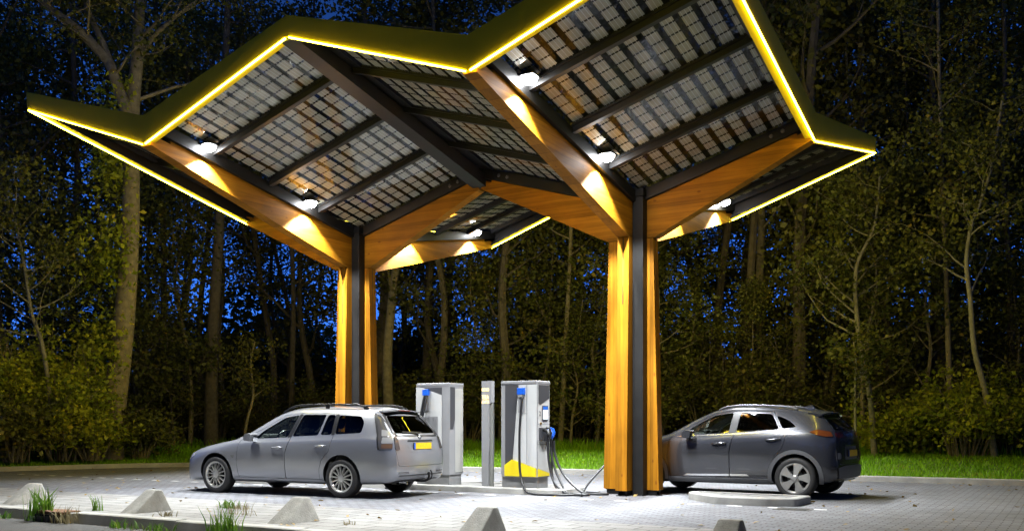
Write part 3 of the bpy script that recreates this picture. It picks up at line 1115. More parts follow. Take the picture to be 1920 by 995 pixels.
panel("side_dark_panel", [(.03, 1.43), (.09, 1.41), (Dp - .03, 1.53), (Dp - .03, 1.75), (.03, 1.75)], CH_DARK, t, 's', W, .0055, .010)
b = panel("screen_bezel", [(.16, 1.15), (.36, 1.15), (.36, 1.40), (.16, 1.40)], CH_DARK, t, 's', W, .0055, .016)
panel("screen", [(.175, 1.165), (.345, 1.165), (.345, 1.325), (.175, 1.325)], SCREEN, b, 's', W, .0165, .019)
panel("screen_header", [(.175, 1.33), (.345, 1.33), (.345, 1.385), (.175, 1.385)], SCREENB, b, 's', W, .0165, .019)
text_mesh("bay_number", "2", .11, CH_DARK, Matrix.Translation((W + .007, .085, 1.26)) @ SIDE, t)
mb = MB(); mb.lathe([(0, .012), (.022, .012), (.024, 0)], 14, 0, 'x', (W + .005, .11, 1.09))
mb.build("card_reader", simple("brass", (.25, .16, .05), .4, .6), t)
mb = MB()
mb.box(.5585, .5625, -.0375, -.033, .40, 1.755); mb.box(.03, .72, -.0015, .0, 1.757, 1.763)
mb.box(W + .0045, W + .0065, .012, Dp - .015, 1.085, 1.089); mb.box(W + .0045, W + .0065, .012, Dp - .015, .735, .739)
mb.build("door_seam", CH_DARK, t)
# sockets with plugs, on the right side
hs = panel("plug_holder", [(.05, .80), (Dp - .04, .78), (Dp - .04, 1.02), (.05, 1.02)], CH_DARK, t, 's', W, .0055, .05)
def plug(parent, M, tint):
    mb = MB()
    mb.tube([M @ Vector(p) for p in ((0, 0, .0), (.05, 0, -.005), (.10, 0, -.03), (.13, 0, -.09))], [.034, .036, .032, .026], 10, 0)
    mb.tube([M @ Vector(p) for p in ((.07, 0, .035), (.14, 0, .02), (.175, 0, -.045), (.16, 0, -.13), (.13, 0, -.155))], [.016, .018, .018, .017, .016], 8, 0)
    g = mb.build("plug", tint, parent)
    return g
plug(t, Matrix.Translation((W + .045, .13, .985)) @ Matrix.Rotation(R(-12), 4, 'Z'), BLACKP)
plug(t, Matrix.Translation((W + .045, .30, .985)) @ Matrix.Rotation(R(-10), 4, 'Z') @ Matrix.Scale(.8, 4), BLUE)
mb = MB(); mb.tube([(W + .09, .26, 1.0), (W + .15, .24, .96), (W + .175, .23, .88), (W + .14, .25, .80)], [.016, .021, .021, .016], 8)
mb.build("plug", BLUE, t)
# front plug holder (blue) with its hanging cable
mb = MB(); mb.box(.385, .53, -.075, -.024, 1.585, 1.70, bev=.008)
hb = mb.build("plug_holder", BLUE, t)
mb = MB(); mb.box(.40, .515, -.07, -.026, 1.545, 1.585); mb.box(.395, .52, -.038, -.026, 1.28, 1.54)
mb.build("holster", CH_GREY, t)
def spl(pts, n=10):
    P = [Vector(p) for p in pts]
    out = []
    for i in range(len(P) - 1):
        p0, p1, p2, p3 = P[max(0, i - 1)], P[i], P[i + 1], P[min(len(P) - 1, i + 2)]
        for k in range(n):
            u = k / n
            out.append(0.5 * ((2 * p1) + (p2 - p0) * u + (2 * p0 - 5 * p1 + 4 * p2 - p3) * u * u + (3 * p1 - p0 - 3 * p2 + p3) * u ** 3))
    out.append(P[-1])
    return out
def cable(parent, pts, r=.021):
    mb = MB(); mb.tube(spl(pts), r, 9)
    return mb.build("cable", CABLE, parent)
# local -> world is a shift by (-2.19, -.72, .10)
cable(t, [(.49, -.06, 1.58), (.495, -.10, 1.44), (.475, -.13, 1.0), (.475, -.14, .55), (.495, -.15, .28), (.56, -.19, .10), (.68, -.26, -.04), (.90, -.32, -.08), (1.2, -.33, -.08), (1.46, -.22, -.08), (1.50, -.05, -.08), (1.38, .02, -.08)])
cable(t, [(W + .13, .14, .90), (W + .14, .12, .72), (W + .17, .10, .45), (W + .26, .06, .17), (W + .40, .0, .03), (W + .60, -.05, -.08), (W + .85, -.10, -.08), (W + .98, -.02, -.08), (W + .80, .12, -.08)])
cable(t, [(W + .15, .22, .84), (W + .16, .20, .62), (W + .24, .16, .36), (W + .40, .10, .10), (W + .55, .02, -.06), (W + .72, -.12, -.08), (W + .88, -.13, -.08), (W + .95, -.22, -.08)])
cable(t, [(W + .17, .28, .80), (W + .20, .26, .58), (W + .34, .22, .30), (W + .55, .18, .09), (W + .78, .16, -.06), (W + 1.02, .2, -.08), (W + 1.16, .33, -.08), (W + .95, .42, -.08), (W + .72, .42, -.07)])
cable(t, [(W + .10, .33, .80), (W + .11, .32, .55), (W + .12, .30, .25), (W + .22, .24, .03), (W + .40, .10, -.07), (W + .66, .02, -.08)])
# the cable in use, running to the dark car's nose
cable(t, [(W + .66, .42, -.07), (W + .64, .50, -.03), (W + .66, .66, .09), (W + .72, 1.0, .30), (W + .78, 1.4, .50), (W + .80, 1.75, .62), (W + .76, 1.98, .64)])

# left-hand charger, turned the other way
W, Dp, H = .76, .45, 1.825
t = empty("fast_charger", (-4.01, -.72, .10))
tag(t, "grey charging station with ribbed side vent behind the silver car's tail", "charging station", "charging stations on the kerb island")
charger_shell(t, W, Dp, H)
panel("front_panel", [(.035, .19), (.60, .19), (.60, 1.60), (.15, 1.745), (.035, 1.75)], CH_WHITE, t, 'f', W, .0005, .012)
panel("dark_panel", [(.19, 1.742), (.60, 1.612), (.60, 1.742)], CH_DARK, t, 'f', W, .0005, .006)
panel("yellow_skirt", [(.045, .19), (.595, .19), (.595, .32), (.045, .22)], CH_YELL, t, 'f', W, .0125, .016)
mb = MB()
mb.box(.20, .52, -.016, -.0125, .55, 1.22)
for k in range(9): mb.box(.215 + k * .033, .233 + k * .033, -.024, -.016, .56, 1.21)
mb.build("vent_grille", CH_GREY, t)
mb = MB()
mb.box(W + .0005, W + .006, .19, Dp - .02, .21, 1.72)
for k in range(11): mb.box(W + .006, W + .013, .205 + k * .0205, .216 + k * .0205, .22, 1.71)
mb.build("side_vent", simple("vent_grey", (.42, .415, .39), .5), t)
panel("side_dark_panel", [(.03, .99), (.12, .99), (.175, 1.18), (.175, 1.75), (.03, 1.75)], CH_DARK, t, 's', W, .0005, .006)
mb = MB(); mb.box(.205, .345, -.06, -.0125, 1.60, 1.71, bev=.008)
mb.build("plug_holder", BLUE, t)
mb = MB(); mb.box(.22, .335, -.04, -.0125, 1.33, 1.60)
mb.build("holster", CH_GREY, t)
cable(t, [(.25, -.05, 1.60), (.235, -.07, 1.48), (.19, -.10, 1.15), (.155, -.12, .8), (.14, -.14, .4), (.06, -.2, .1), (-.1, -.26, -.06), (-.3, -.28, -.08)])
cable(t, [(.31, -.05, 1.60), (.30, -.075, 1.50), (.25, -.11, 1.22), (.19, -.15, .86), (.17, -.18, .45), (.08, -.24, .12), (-.1, -.32, -.07), (-.4, -.36, -.08)])

# sign post with amber letters
t = empty("sign_post", (-2.60, -.66, .10))
t.scale = (.74, .62, 1)
tag(t, "slim grey pillar with glowing amber lettering between the two chargers", "sign post")
mb = MB()
mb.prism([(0, -.02), (.19, -.02), (.19, .55), (.205, .62), (.205, 1.36), (.215, 1.43), (.27, 1.46), (.27, 1.84), (0, 1.84)], lambda a, z: (a, 0, z), lambda a, z: (a, .17, z))
mb.build("pillar", CH_GREY, t)
mb = MB()
mb.prism([(.19, -.02), (.262, -.02), (.262, .50), (.268, .58), (.268, 1.34), (.262, 1.452), (.216, 1.432), (.206, 1.36), (.206, .62)], lambda a, z: (a, .045, z), lambda a, z: (a, .165, z))
mb.build("recess", simple("pillar_recess", (.22, .22, .2), .5), t)
text_mesh("lettering", "FASTNED", .075, AMBER, Matrix.Translation((.107, -.002, 1.685)) @ FRONT, t, .003, 1.0, .62)
text_mesh("lettering", "TESLA", .098, AMBER, Matrix.Translation((.107, -.002, 1.552)) @ FRONT, t, .003, 1.0, .66)
text_mesh("lettering", "ADAPTER", .075, AMBER, Matrix.Translation((.107, -.002, 1.468)) @ FRONT, t, .003, 1.0, .62)

# ------------------------------------------------------------------ cars
def pchip(y, m):
    """resample the rows of y (n,k) with m steps per interval, monotone cubic (no overshoot)"""
    y = np.asarray(y, float)
    n = len(y)
    d = np.diff(y, axis=0)
    s = np.zeros_like(y)
    for i in range(1, n - 1):
        a, b = d[i - 1], d[i]
        with np.errstate(divide='ignore', invalid='ignore'):
            h = np.where(a * b > 0, 2 * a * b / (a + b), 0.0)
        s[i] = np.nan_to_num(h)
    s[0] = d[0]; s[-1] = d[-1]
    out = []
    for i in range(n - 1):
        for k in range(m):
            t = k / m
            h00, h10, h01, h11 = 2 * t ** 3 - 3 * t * t + 1, t ** 3 - 2 * t * t + t, -2 * t ** 3 + 3 * t * t, t ** 3 - t * t
            out.append(h00 * y[i] + h10 * s[i] + h01 * y[i + 1] + h11 * s[i + 1])
    out.append(y[-1])
    return np.array(out)

def hull_mesh(net, mu=4, mv=4, bulge=(0.05, 0.08), fair=True):
    """closed body skin from a net of half sections (stations from tail to nose, points from floor centre to roof centre)"""
    net = np.asarray(net, float)                       # S, I, 3
    S, I, _ = net.shape
    g = pchip(net.reshape(S, I * 3), mu).reshape(-1, I, 3)
    for _ in range(5 if fair else 0):                    # fair the lines lengthwise
        q = g.copy()
        q[2:-2] = .25 * g[1:-3] + .5 * g[2:-2] + .25 * g[3:-1]
        g = q
    g = np.stack([pchip(g[i], mv) for i in range(len(g))])    # S', I', 3
    for _ in range(2 if fair else 0):
        q = g.copy()
        q[:, 1:-1] = .25 * g[:, :-2] + .5 * g[:, 1:-1] + .25 * g[:, 2:]
        g = q
    S2, I2, _ = g.shape
    verts, faces = [], []
    left = np.zeros((S2, I2), int); right = np.zeros((S2, I2), int)
    for s in range(S2):
        for i in range(I2):
            p = g[s, i]
            left[s, i] = len(verts); verts.append(tuple(p))
            if abs(p[1]) < 1e-6: right[s, i] = left[s, i]
            else:
                right[s, i] = len(verts); verts.append((p[0], -p[1], p[2]))
    for s in range(S2 - 1):
        for i in range(I2 - 1):
            for grid, flip in ((left, False), (right, True)):
                q = [grid[s, i], grid[s + 1, i], grid[s + 1, i + 1], grid[s, i + 1]]
                q2 = []
                for v in q:
                    if v not in q2: q2.append(v)
                if len(q2) >= 3: faces.append(tuple(q2[::-1] if flip else q2))
    L = 14
    for s, sg, bl in ((0, -1, bulge[0]), (S2 - 1, 1, bulge[1])):
        rows = []
        for i in range(I2):
            p = g[s, i]
            if abs(p[1]) < 1e-6:
                rows.append([left[s, i]] * (L + 1)); continue
            r = [left[s, i]]
            for k in range(1, L):
                t = 1 - 2 * k / L
                r.append(len(verts))
                verts.append((p[0] + sg * bl * min(1, p[1] / .5) * (1 - abs(t) ** 2.2), p[1] * t, p[2]))
            r.append(right[s, i])
            rows.append(r)
        for i in range(I2 - 1):
            for k in range(L):
                q = [rows[i][k], rows[i][k + 1], rows[i + 1][k + 1], rows[i + 1][k]]
                q2 = []
                for v in q:
                    if v not in q2: q2.append(v)
                if len(q2) >= 3: faces.append(tuple(q2))
    me = bpy.data.meshes.new("hull")
    me.from_pydata(verts, [], faces)
    bm = bmesh.new(); bm.from_mesh(me)
    bmesh.ops.remove_doubles(bm, verts=bm.verts, dist=1e-5)
    bmesh.ops.dissolve_degenerate(bm, edges=bm.edges, dist=1e-5)
    bmesh.ops.recalc_face_normals(bm, faces=bm.faces)
    bm.to_mesh(me); bm.free()
    return me

def bool_op(me, cutter, op, tolerant=False):
    a = bpy.data.objects.new("a", me); b = bpy.data.objects.new("b", cutter)
    COL.objects.link(a); COL.objects.link(b)
    md = a.modifiers.new("b", 'BOOLEAN')
    md.operation = op; md.object = b; md.solver = 'EXACT'; md.material_mode = 'TRANSFER'; md.use_hole_tolerant = tolerant; md.use_self = tolerant
    dg = bpy.context.evaluated_depsgraph_get(); dg.update()
    out = bpy.data.meshes.new_from_object(a.evaluated_get(dg), preserve_all_data_layers=True, depsgraph=dg)
    bpy.data.objects.remove(a); bpy.data.objects.remove(b)
    return out

def volume(me):
    bm = bmesh.new(); bm.from_mesh(me)
    r = (bm.calc_volume(), sum(1 for e in bm.edges if not e.is_manifold))
    bm.free()
    return r

def cut_safe(me, cutter, lo=.3):
    """subtract, and try again with the cutter nudged by a hair if the solver loses the body"""
    v0 = volume(me)[0]
    best = None
    for tr in range(10):
        c = cutter.copy()
        e = .0007 * tr
        c.transform(Matrix.Translation((e, e * .37, -e * .61)) @ Matrix.Scale(1 + .0006 * tr, 4))
        r = bool_op(me.copy(), c, 'DIFFERENCE', tr >= 2)
        v, bad = volume(r)
        if lo * v0 < v < v0 * 1.0001 and bad == 0: return r
        if lo * v0 < v < v0 * 1.0001 and best is None: best = r
    return best if best is not None else me

def mb_mesh(mb, mats):
    o = mb.build("tmp", mats)
    me = o.data
    bpy.data.objects.remove(o)
    for p in me.polygons: p.use_smooth = False
    return me

def tree_of(me):
    return BVHTree.FromPolygons([v.co.copy() for v in me.vertices], [tuple(p.vertices) for p in me.polygons])

def project(poly, bvh, axis, side, off, name, mat, parent, cuts=5, thick=0.0):
    """lay a flat outline onto the body skin: axis 'y' (outline in x,z) or 'x' (outline in y,z), seen from side +1/-1"""
    bm = bmesh.new()
    vs = [bm.verts.new((p[0], p[1], 0)) for p in poly]
    f = bm.faces.new(vs)
    bmesh.ops.triangulate(bm, faces=[f])
    for _ in range(cuts):
        long = [e for e in bm.edges if e.calc_length() > .07]
        if not long: break
        bmesh.ops.subdivide_edges(bm, edges=long, cuts=1)
        bmesh.ops.triangulate(bm, faces=[q for q in bm.faces if len(q.verts) > 3])
    last = None
    for v in bm.verts:
        a, z = v.co.x, v.co.y
        if axis == 'y':
            hit = bvh.ray_cast(Vector((a, 3 * side, z)), Vector((0, -side, 0)))
        else:
            hit = bvh.ray_cast(Vector((4 * side + (1.3 if side > 0 else 0), a, z)), Vector((-side, 0, 0)))
        if hit[0] is not None:
            p = hit[0] + hit[1] * off
            last = p.copy()
        else:
            p = Vector((a, last.y if last is not None else .8 * side, z)) if axis == 'y' else Vector((last.x if last is not None else 0, a, z))
        v.co = p
    bmesh.ops.recalc_face_normals(bm, faces=bm.faces)
    if thick:
        r = bmesh.ops.solidify(bm, geom=bm.faces[:], thickness=thick)
    me = bpy.data.meshes.new(name)
    bm.to_mesh(me); bm.free()
    me.materials.append(mat)
    for p in me.polygons: p.use_smooth = True
    me.set_sharp_from_angle(angle=R(40))
    return link_mesh(name, me, parent)

def finish(me, mats_keep, angle=32):
    for p in me.polygons: p.use_smooth = True
    me.set_sharp_from_angle(angle=R(angle))
    return me

def wheel(parent, x, y, rad, wid, rim_r, side, style, rim_mat):
    """tyre, rim with spokes and hub; outer face towards side"""
    w = wid / 2
    root = bpy.data.objects.new("wheel", None); COL.objects.link(root); root.parent = parent
    root.location = (x, y, rad)
    root.rotation_euler = (0, 0, 0 if side > 0 else math.pi)
    mb = MB()
    pr = [(rim_r - .012, -w * .8), (rim_r + .012, -w * .96), (rad - .045, -w), (rad - .018, -w * .92), (rad - .002, -w * .7), (rad, 0), (rad - .002, w * .7), (rad - .018, w * .92), (rad - .045, w), (rad - .065, w * 1.0), (rim_r + .012, w * .96), (rim_r - .006, w * .86)]
    mb.lathe(pr, 48, 0, 'y')
    for k in (-.35, 0, .35):
        pass
    mb.build("tyre", RUBBER, root)
    mb = MB()
    mb.lathe([(rim_r + .004, w * .90), (rim_r + .008, w * .94), (rim_r - .004, w * .955), (rim_r - .016, w * .90), (rim_r - .028, w * .70), (rim_r - .03, -w * .8)], 48, 0, 'y')
    yf = w * .74
    if style == 'multi':
        for k in range(14):
            a = 2 * math.pi * k / 14 + .12
            ca, sa = math.cos(a), math.sin(a)
            def Pt(r, t, yy): return (r * ca - t * sa, yy, r * sa + t * ca)
            r0, r1 = .05, rim_r - .014
            vs = [Pt(r0, -.007, yf + .022), Pt(r0, .007, yf + .022), Pt(r1, .0095, yf + .014), Pt(r1, -.0095, yf + .014),
                  Pt(r0, -.008, yf - .02), Pt(r0, .008, yf - .02), Pt(r1, .0105, yf - .02), Pt(r1, -.0105, yf - .02)]
            mb.add(vs, [(0, 1, 2, 3), (7, 6, 5, 4), (0, 4, 5, 1), (1, 5, 6, 2), (2, 6, 7, 3), (3, 7, 4, 0)])
        mb.lathe([(0, yf + .026), (.034, yf + .026), (.06, yf + .018), (.072, yf - .02), (.07, yf - .04)], 28, 0, 'y')
        for k in range(5):
            a = 2 * math.pi * k / 5
            mb.lathe([(0, yf + .017), (.012, yf + .017), (.012, yf + .024)], 10, 1, 'y', (.052 * math.cos(a), 0, .052 * math.sin(a)))
    else:
        for k in range(5):
            a = 2 * math.pi * k / 5 + math.pi / 2 + .16
            ca, sa = math.cos(a), math.sin(a)
            def Pt(r, t, yy): return (r * ca - t * sa, yy, r * sa + t * ca)
            r1 = rim_r - .012
            # a broad flat blade that widens outwards
            pl = [(.055, -.03), (.055, .03), (.12, .052), (r1 * .97, .105), (r1 * .995, .02), (r1 * .985, -.055), (.14, -.040)]
            vs = [Pt(r, t, yf + .016 + .012 * (r / r1)) for r, t in pl] + [Pt(r, t, yf - .03) for r, t in pl]
            m = len(pl)
            mb.add(vs, [tuple(range(m)), tuple(range(m, 2 * m))[::-1]] + [(i, m + i, m + (i + 1) % m, (i + 1) % m) for i in range(m)])
        mb.lathe([(0, yf + .03), (.030, yf + .03), (.036, yf + .024), (.066, yf + .018), (.075, yf - .02)], 28, 0, 'y')
        for k in range(5):
            a = 2 * math.pi * (k + .5) / 5 + .3
            mb.lathe([(0, yf + .019), (.011, yf + .019), (.011, yf + .026)], 10, 1, 'y', (.054 * math.cos(a), 0, .054 * math.sin(a)))
    mb.build("rim", [rim_mat, BLACKP], root)
    mb = MB()
    mb.lathe([(0, w * .52), (rim_r - .029, w * .52), (rim_r - .029, w * .46), (0, w * .46)], 32, 0, 'y')  # dark backing put in as the shade between the spokes
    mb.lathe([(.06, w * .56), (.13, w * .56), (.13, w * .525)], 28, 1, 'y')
    mb.build("brake_and_shade_disc", [WHEEL_SHADE, BLACKP], root)
    return root

def car_paint(name, col, metal=.55, rough=.32, coat=1.0):
    m, nt, b = new_mat(name)
    b.inputs["Base Color"].default_value = (*col, 1)
    b.inputs["Metallic"].default_value = metal
    b.inputs["Roughness"].default_value = rough
    b.inputs["Coat Weight"].default_value = coat * .7
    b.inputs["Coat Roughness"].default_value = 0.06
    tc = N(nt, "ShaderNodeTexCoord")
    no = N(nt, "ShaderNodeTexNoise")
    no.inputs["Scale"].default_value = 5
    no.inputs["Detail"].default_value = 7
    nt.links.new(tc.outputs["Object"], no.inputs["Vector"])
    mr = N(nt, "ShaderNodeMapRange")
    mr.inputs[3].default_value = rough - .01
    mr.inputs[4].default_value = rough + .02
    nt.links.new(no.outputs["Fac"], mr.inputs[0])
    nt.links.new(mr.outputs[0], b.inputs["Roughness"])
    return m

SILVER = car_paint("silver_paint", (0.33, 0.335, 0.355), .62, .30)
GRAPH = car_paint("graphite_paint", (0.058, 0.059, 0.066), .55, .26)
CLAD = simple("grey_cladding", (0.10, 0.10, 0.105), 0.55, var=.08)
CABIN = simple("cabin_dark", (0.035, 0.034, 0.033), 0.8)
SEATM = simple("seat_cloth", (0.075, 0.072, 0.07), 0.85)
WHEEL_SHADE = simple("wheel_shade", (0.006, 0.006, 0.006), 0.9, spec=0.05)  # near-black colour standing in for shade inside the rim
CHROME = simple("chrome", (0.75, 0.75, 0.76), 0.18, 1.0)
ALLOY = simple("alloy_silver", (0.62, 0.60, 0.55), 0.32, .75, var=.06)
ALLOY2 = simple("alloy_grey", (0.46, 0.45, 0.42), 0.36, .7, var=.08)
TINT = glass_mat("car_glass", (0.62, 0.68, 0.64), 1.0, 1.5)
TINTD = glass_mat("car_glass_dark", (0.12, 0.125, 0.12), 1.0, 1.5)
TINTM = glass_mat("car_glass_mid", (0.30, 0.31, 0.30), 1.0, 1.5)
LAMPCLR = simple("lamp_clear", (0.34, 0.335, 0.33), 0.12, .25, coat=1.0)
LAMPRED = simple("lamp_red", (0.22, 0.02, 0.015), 0.10, .2, coat=1.0)
LAMPREFL = simple("lamp_reflection", (0.17, 0.045, 0.010), 0.12, .2, coat=1.0)  # orange reflection of the light strips put into the lens colour
LAMPBRN = simple("lamp_brown", (0.16, 0.085, 0.04), 0.12, .2, coat=1.0)
LAMPSMK = simple("lamp_smoke", (0.10, 0.095, 0.095), 0.10, .3, coat=1.0)
PLATEY = simple("plate_yellow", (0.75, 0.47, 0.01), 0.5, var=.18, scale=26)
PLATEB = simple("plate_blue", (0.02, 0.10, 0.5), 0.5)

def st(x, **k):
    """one half section; keys override the defaults"""
    d = dict(f=.20, wf=.60, ws=.80, zs=.235, w3=.862, z3=.44, w4=.875, z4=.68, w5=.845, z5=.90, w6=.812, z6=.955, w7=.63, z7=1.36, w8=.52, z8=1.44, zr=1.475, x5=x, x6=x, x7=x, x8=x, x9=x, xs=x, x3=x, x4=x)
    d.update(k)
    return [(x, 0, d['f']), (x, d['wf'], d['f'] - .005), (d['xs'], d['ws'], d['zs']), (d['x3'], d['w3'], d['z3']), (d['x4'], d['w4'], d['z4']), (d['x5'], d['w5'], d['z5']),
            (d['x6'], d['w6'], d['z6']), (d['x7'], d['w7'], d['z7']), (d['x8'], d['w8'], d['z8']), (d['x9'], 0, d['zr'])]

def build_car(root, S):
    hull = hull_mesh(S['net'], 4, 4, S['bulge'])
    hull.materials.append(S['paint'])
    for p in hull.polygons: p.material_index = 0
    bvh = tree_of(hull)
    shell = hull.copy()
    # cabin hollow
    cab = hull_mesh(S['cabin'], 3, 3, (.0, .0), False)
    cab.materials.append(CABIN)
    shell = cut_safe(shell, cab)
    # wheel wells
    mb = MB()
    for wx in (0, S['wb']):
        for s in (1, -1):
            ring = [(wx + S['well'] * math.cos(t), S['wr'] + .012 + S['well'] * math.sin(t)) for t in np.linspace(.04, 2 * math.pi + .04, 40, endpoint=False)]
            mb.prism(ring, lambda a, z: (a, s * .58, z), lambda a, z: (a, s * 1.2, z))
    shell = cut_safe(shell, mb_mesh(mb, BLACKP), .6)
    for key, xa, xb in (('rear_glass', -1.6, S['rear_cut']), ('windscreen', S['wind_cut'], 4.2)):
        mb = MB()
        mb.prism(round_poly(S[key], .06, 4), lambda a, z: (xa, a, z), lambda a, z: (xb, a, z))
        shell = cut_safe(shell, mb_mesh(mb, BLACKP), .6)
    # window openings
    mb = MB()
    for s in (1, -1):
        for w in S['side_windows']:
            P = round_poly(w['poly'], .045, 4)
            mb.prism(P, lambda a, z: (a, s * .40, z), lambda a, z: (a, s * 1.2, z))
    shell = cut_safe(shell, mb_mesh(mb, BLACKP), .6)
    # opening panels: doors both sides, tailgate, bonnet
    parts = []
    for d in S['doors']:
        for s in (1, -1):
            parts.append((d['name'], offset_poly(d['poly'], -.003), offset_poly(d['poly'], .003), 'y', s))
    parts.append(('tailgate', offset_poly(S['tailgate'], -.003), offset_poly(S['tailgate'], .003), 'x', -1))
    made = {}
    for nm, pin, pout, ax, s in parts:
        def pm(P, lo, hi):
            mb = MB()
            if ax == 'y': mb.prism(P, lambda a, z: (a, s * lo, z), lambda a, z: (a, s * hi, z))
            else: mb.prism(P, lambda a, z: (-1.6, a, z), lambda a, z: (S['gate_cut'], a, z))
            return mb_mesh(mb, BLACKP)
        v0 = volume(shell)[0]
        for tr in range(8):
            part = bool_op(shell.copy(), pm(offset_poly(pin, -.0007 * tr), .56 - .0031 * tr, 1.3), 'INTERSECT', tr >= 5)
            v, bad = volume(part)
            if v > .03 and bad == 0: break
        for tr in range(8):
            rest = bool_op(shell.copy(), pm(offset_poly(pout, .0004 * tr), .55 - .0031 * tr, 1.3), 'DIFFERENCE', tr >= 5)
            v1, bad = volume(rest)
            if .5 * v < v0 - v1 < 2.5 * v and bad == 0: break
        shell = rest
        o = link_mesh(nm, finish(part, None), root)
        made.setdefault(nm, []).append(o)
    link_mesh("body", finish(shell, None), root)
    # glass
    for s in (1, -1):
        for w in S['side_windows']:
            P = round_poly(offset_poly(w['poly'], .012), .05, 4)
            if 'door' in w:
                par = [o for o in made[w['door']]][0 if s == 1 else 1]
            else: par = root
            project(P, bvh, 'y', s, -.014, "window", w['mat'], par)
    g = project(round_poly(offset_poly(S['rear_glass'], .012), .06, 4), bvh, 'x', -1, -.010, "rear_window", S['rear_mat'], made['tailgate'][0])
    project(round_poly(offset_poly(S['windscreen'], .012), .06, 4), bvh, 'x', 1, -.010, "windscreen", TINT, root)
    for s in (1, -1):
        for P in S['black_trim']:
            project(P, bvh, 'y', s, .004, "window_trim", BLACKP, root)
    S['bvh'] = bvh
    S['made'] = made
    # handles
    for d in S['doors']:
        for k, s in enumerate((1, -1)):
            x0, x1, z0, z1 = d['handle']
            y = bvh.ray_cast(Vector(((x0 + x1) / 2, 3 * s, (z0 + z1) / 2)), Vector((0, -s, 0)))[0].y
            mb = MB()
            mb.tube(spl([(x0, y + s * .002, z0), (x0 + (x1 - x0) * .12, y + s * .03, z0 + .1 * (z1 - z0)), ((x0 + x1) / 2, y + s * .04, (z0 + z1) / 2), (x1 - (x1 - x0) * .12, y + s * .03, z1), (x1, y + s * .002, z1)], 4), [.010] + [.0155] * 15 + [.010], 8)
            mb.build("handle", d['hmat'], made[d['name']][k])
            xm_, zm_ = (x0 + x1) / 2, (z0 + z1) / 2
            cup = [(xm_ + .07 * math.cos(t), zm_ - .008 + .036 * math.sin(t)) for t in np.linspace(0, 2 * math.pi, 16, endpoint=False)]
            project(cup, bvh, 'y', s, .003, "handle_cup", BLACKP if S['dark_cup'] else S['paint'], made[d['name']][k])
    # mirrors
    for s in (1, -1):
        mb = MB()
        x, y, z = S['mirror']
        bmv = [(-.07, -.02), (-.075, .06), (-.04, .12), (.06, .12), (.12, .06), (.10, -.02), (.02, -.05)]
        yy0, yy1 = s * y, s * (y + .17)
        mb.prism(round_poly([(-.075, -.04), (-.085, .10), (.02, .115), (.10, .05), (.085, -.035)], .03, 4), lambda a, q: (x + a, yy0, z + q), lambda a, q: (x + a * .86, yy1, z + .01 + q * .84))
        mb.bar((x + .02, s * (y - .12), z - .045), (x + .02, s * (y + .03), z - .01), .07, .035)
        mi = mb.build("door_mirror", S['mirror_mat'], made['front_door'][0 if s == 1 else 1])
        mb = MB()
        mb.prism(round_poly([(-.035, .0), (.075, .0), (.075, .095), (-.035, .09)], .02, 3), lambda a, q: (x - .089 + q * -.04, s * (y + .045 + a), z + q - .035), lambda a, q: (x - .082 + q * -.04, s * (y + .045 + a), z + q - .035))
        mb.build("mirror_glass", MATS["mirror"], mi)
    for wx in (0, S['wb']):
        for s in (1, -1):
            wheel(root, wx, s * S['track'], S['wr'], S['tw'], S['rim'], s, S['style'], S['rim_mat'])
    # seats, wheel, dash
    for x, ys in ((1.15, (.36, -.36)), (.28, (.36, -.36))):
        for y in ys:
            mb = MB()
            mb.bevbox(x - .02, x + .46, y - .25, y + .25, .38, .55, .05)
            M = Matrix.Translation((x, y, .50)) @ Matrix.Rotation(R(-16), 4, 'Y')
            mb.bevbox(-.07, .07, -.24, .24, 0, .56, .05, 0, M)
            mb.bevbox(-.05, .05, -.125, .125, .63, .82, .045, 0, M)
            mb.tube([M @ Vector((0, -.06, .54)), M @ Vector((0, -.06, .66))], .008, 6, 1); mb.tube([M @ Vector((0, .06, .54)), M @ Vector((0, .06, .66))], .008, 6, 1)
            mb.build("seat", [SEATM, CHROME], root)
    mb = MB()
    C = Vector((S['steer'], .36, .90)); t = R(24)
    ring = [C + Vector((-math.sin(t) * .185 * math.sin(a) * 1.0, .185 * math.cos(a), .185 * math.sin(a) * math.cos(t))) for a in np.linspace(0, 2 * math.pi, 29)]
    mb.tube(ring, .016, 8, 0, False)
    mb.bar(C + Vector((0, -.17, 0)), C + Vector((0, .17, 0)), .03, .05)
    mb.lathe([(0, -.02), (.06, -.02), (.065, .04), (0, .05)], 14, 0, 'x', tuple(C))
    mb.tube([C, C + Vector((.4, 0, -.16))], .03, 8)
    mb.build("steering_wheel", BLACKP, root)
    mb = MB()
    mb.bevbox(S['steer'] + .22, S['steer'] + .75, -.68, .68, .62, S['dash'], .06)
    mb.bevbox(S['steer'] + .10, S['steer'] + .40, .20, .54, .80, S['dash'] + .05, .05)
    mb.bevbox(S['steer'] + .18, S['steer'] + .21, -.12, .06, S['dash'] - .06, S['dash'] + .09, .008)
    mb.build("dashboard", CABIN, root)
    return S

simple("mirror", (0.85, 0.86, 0.88), 0.03, 1.0)

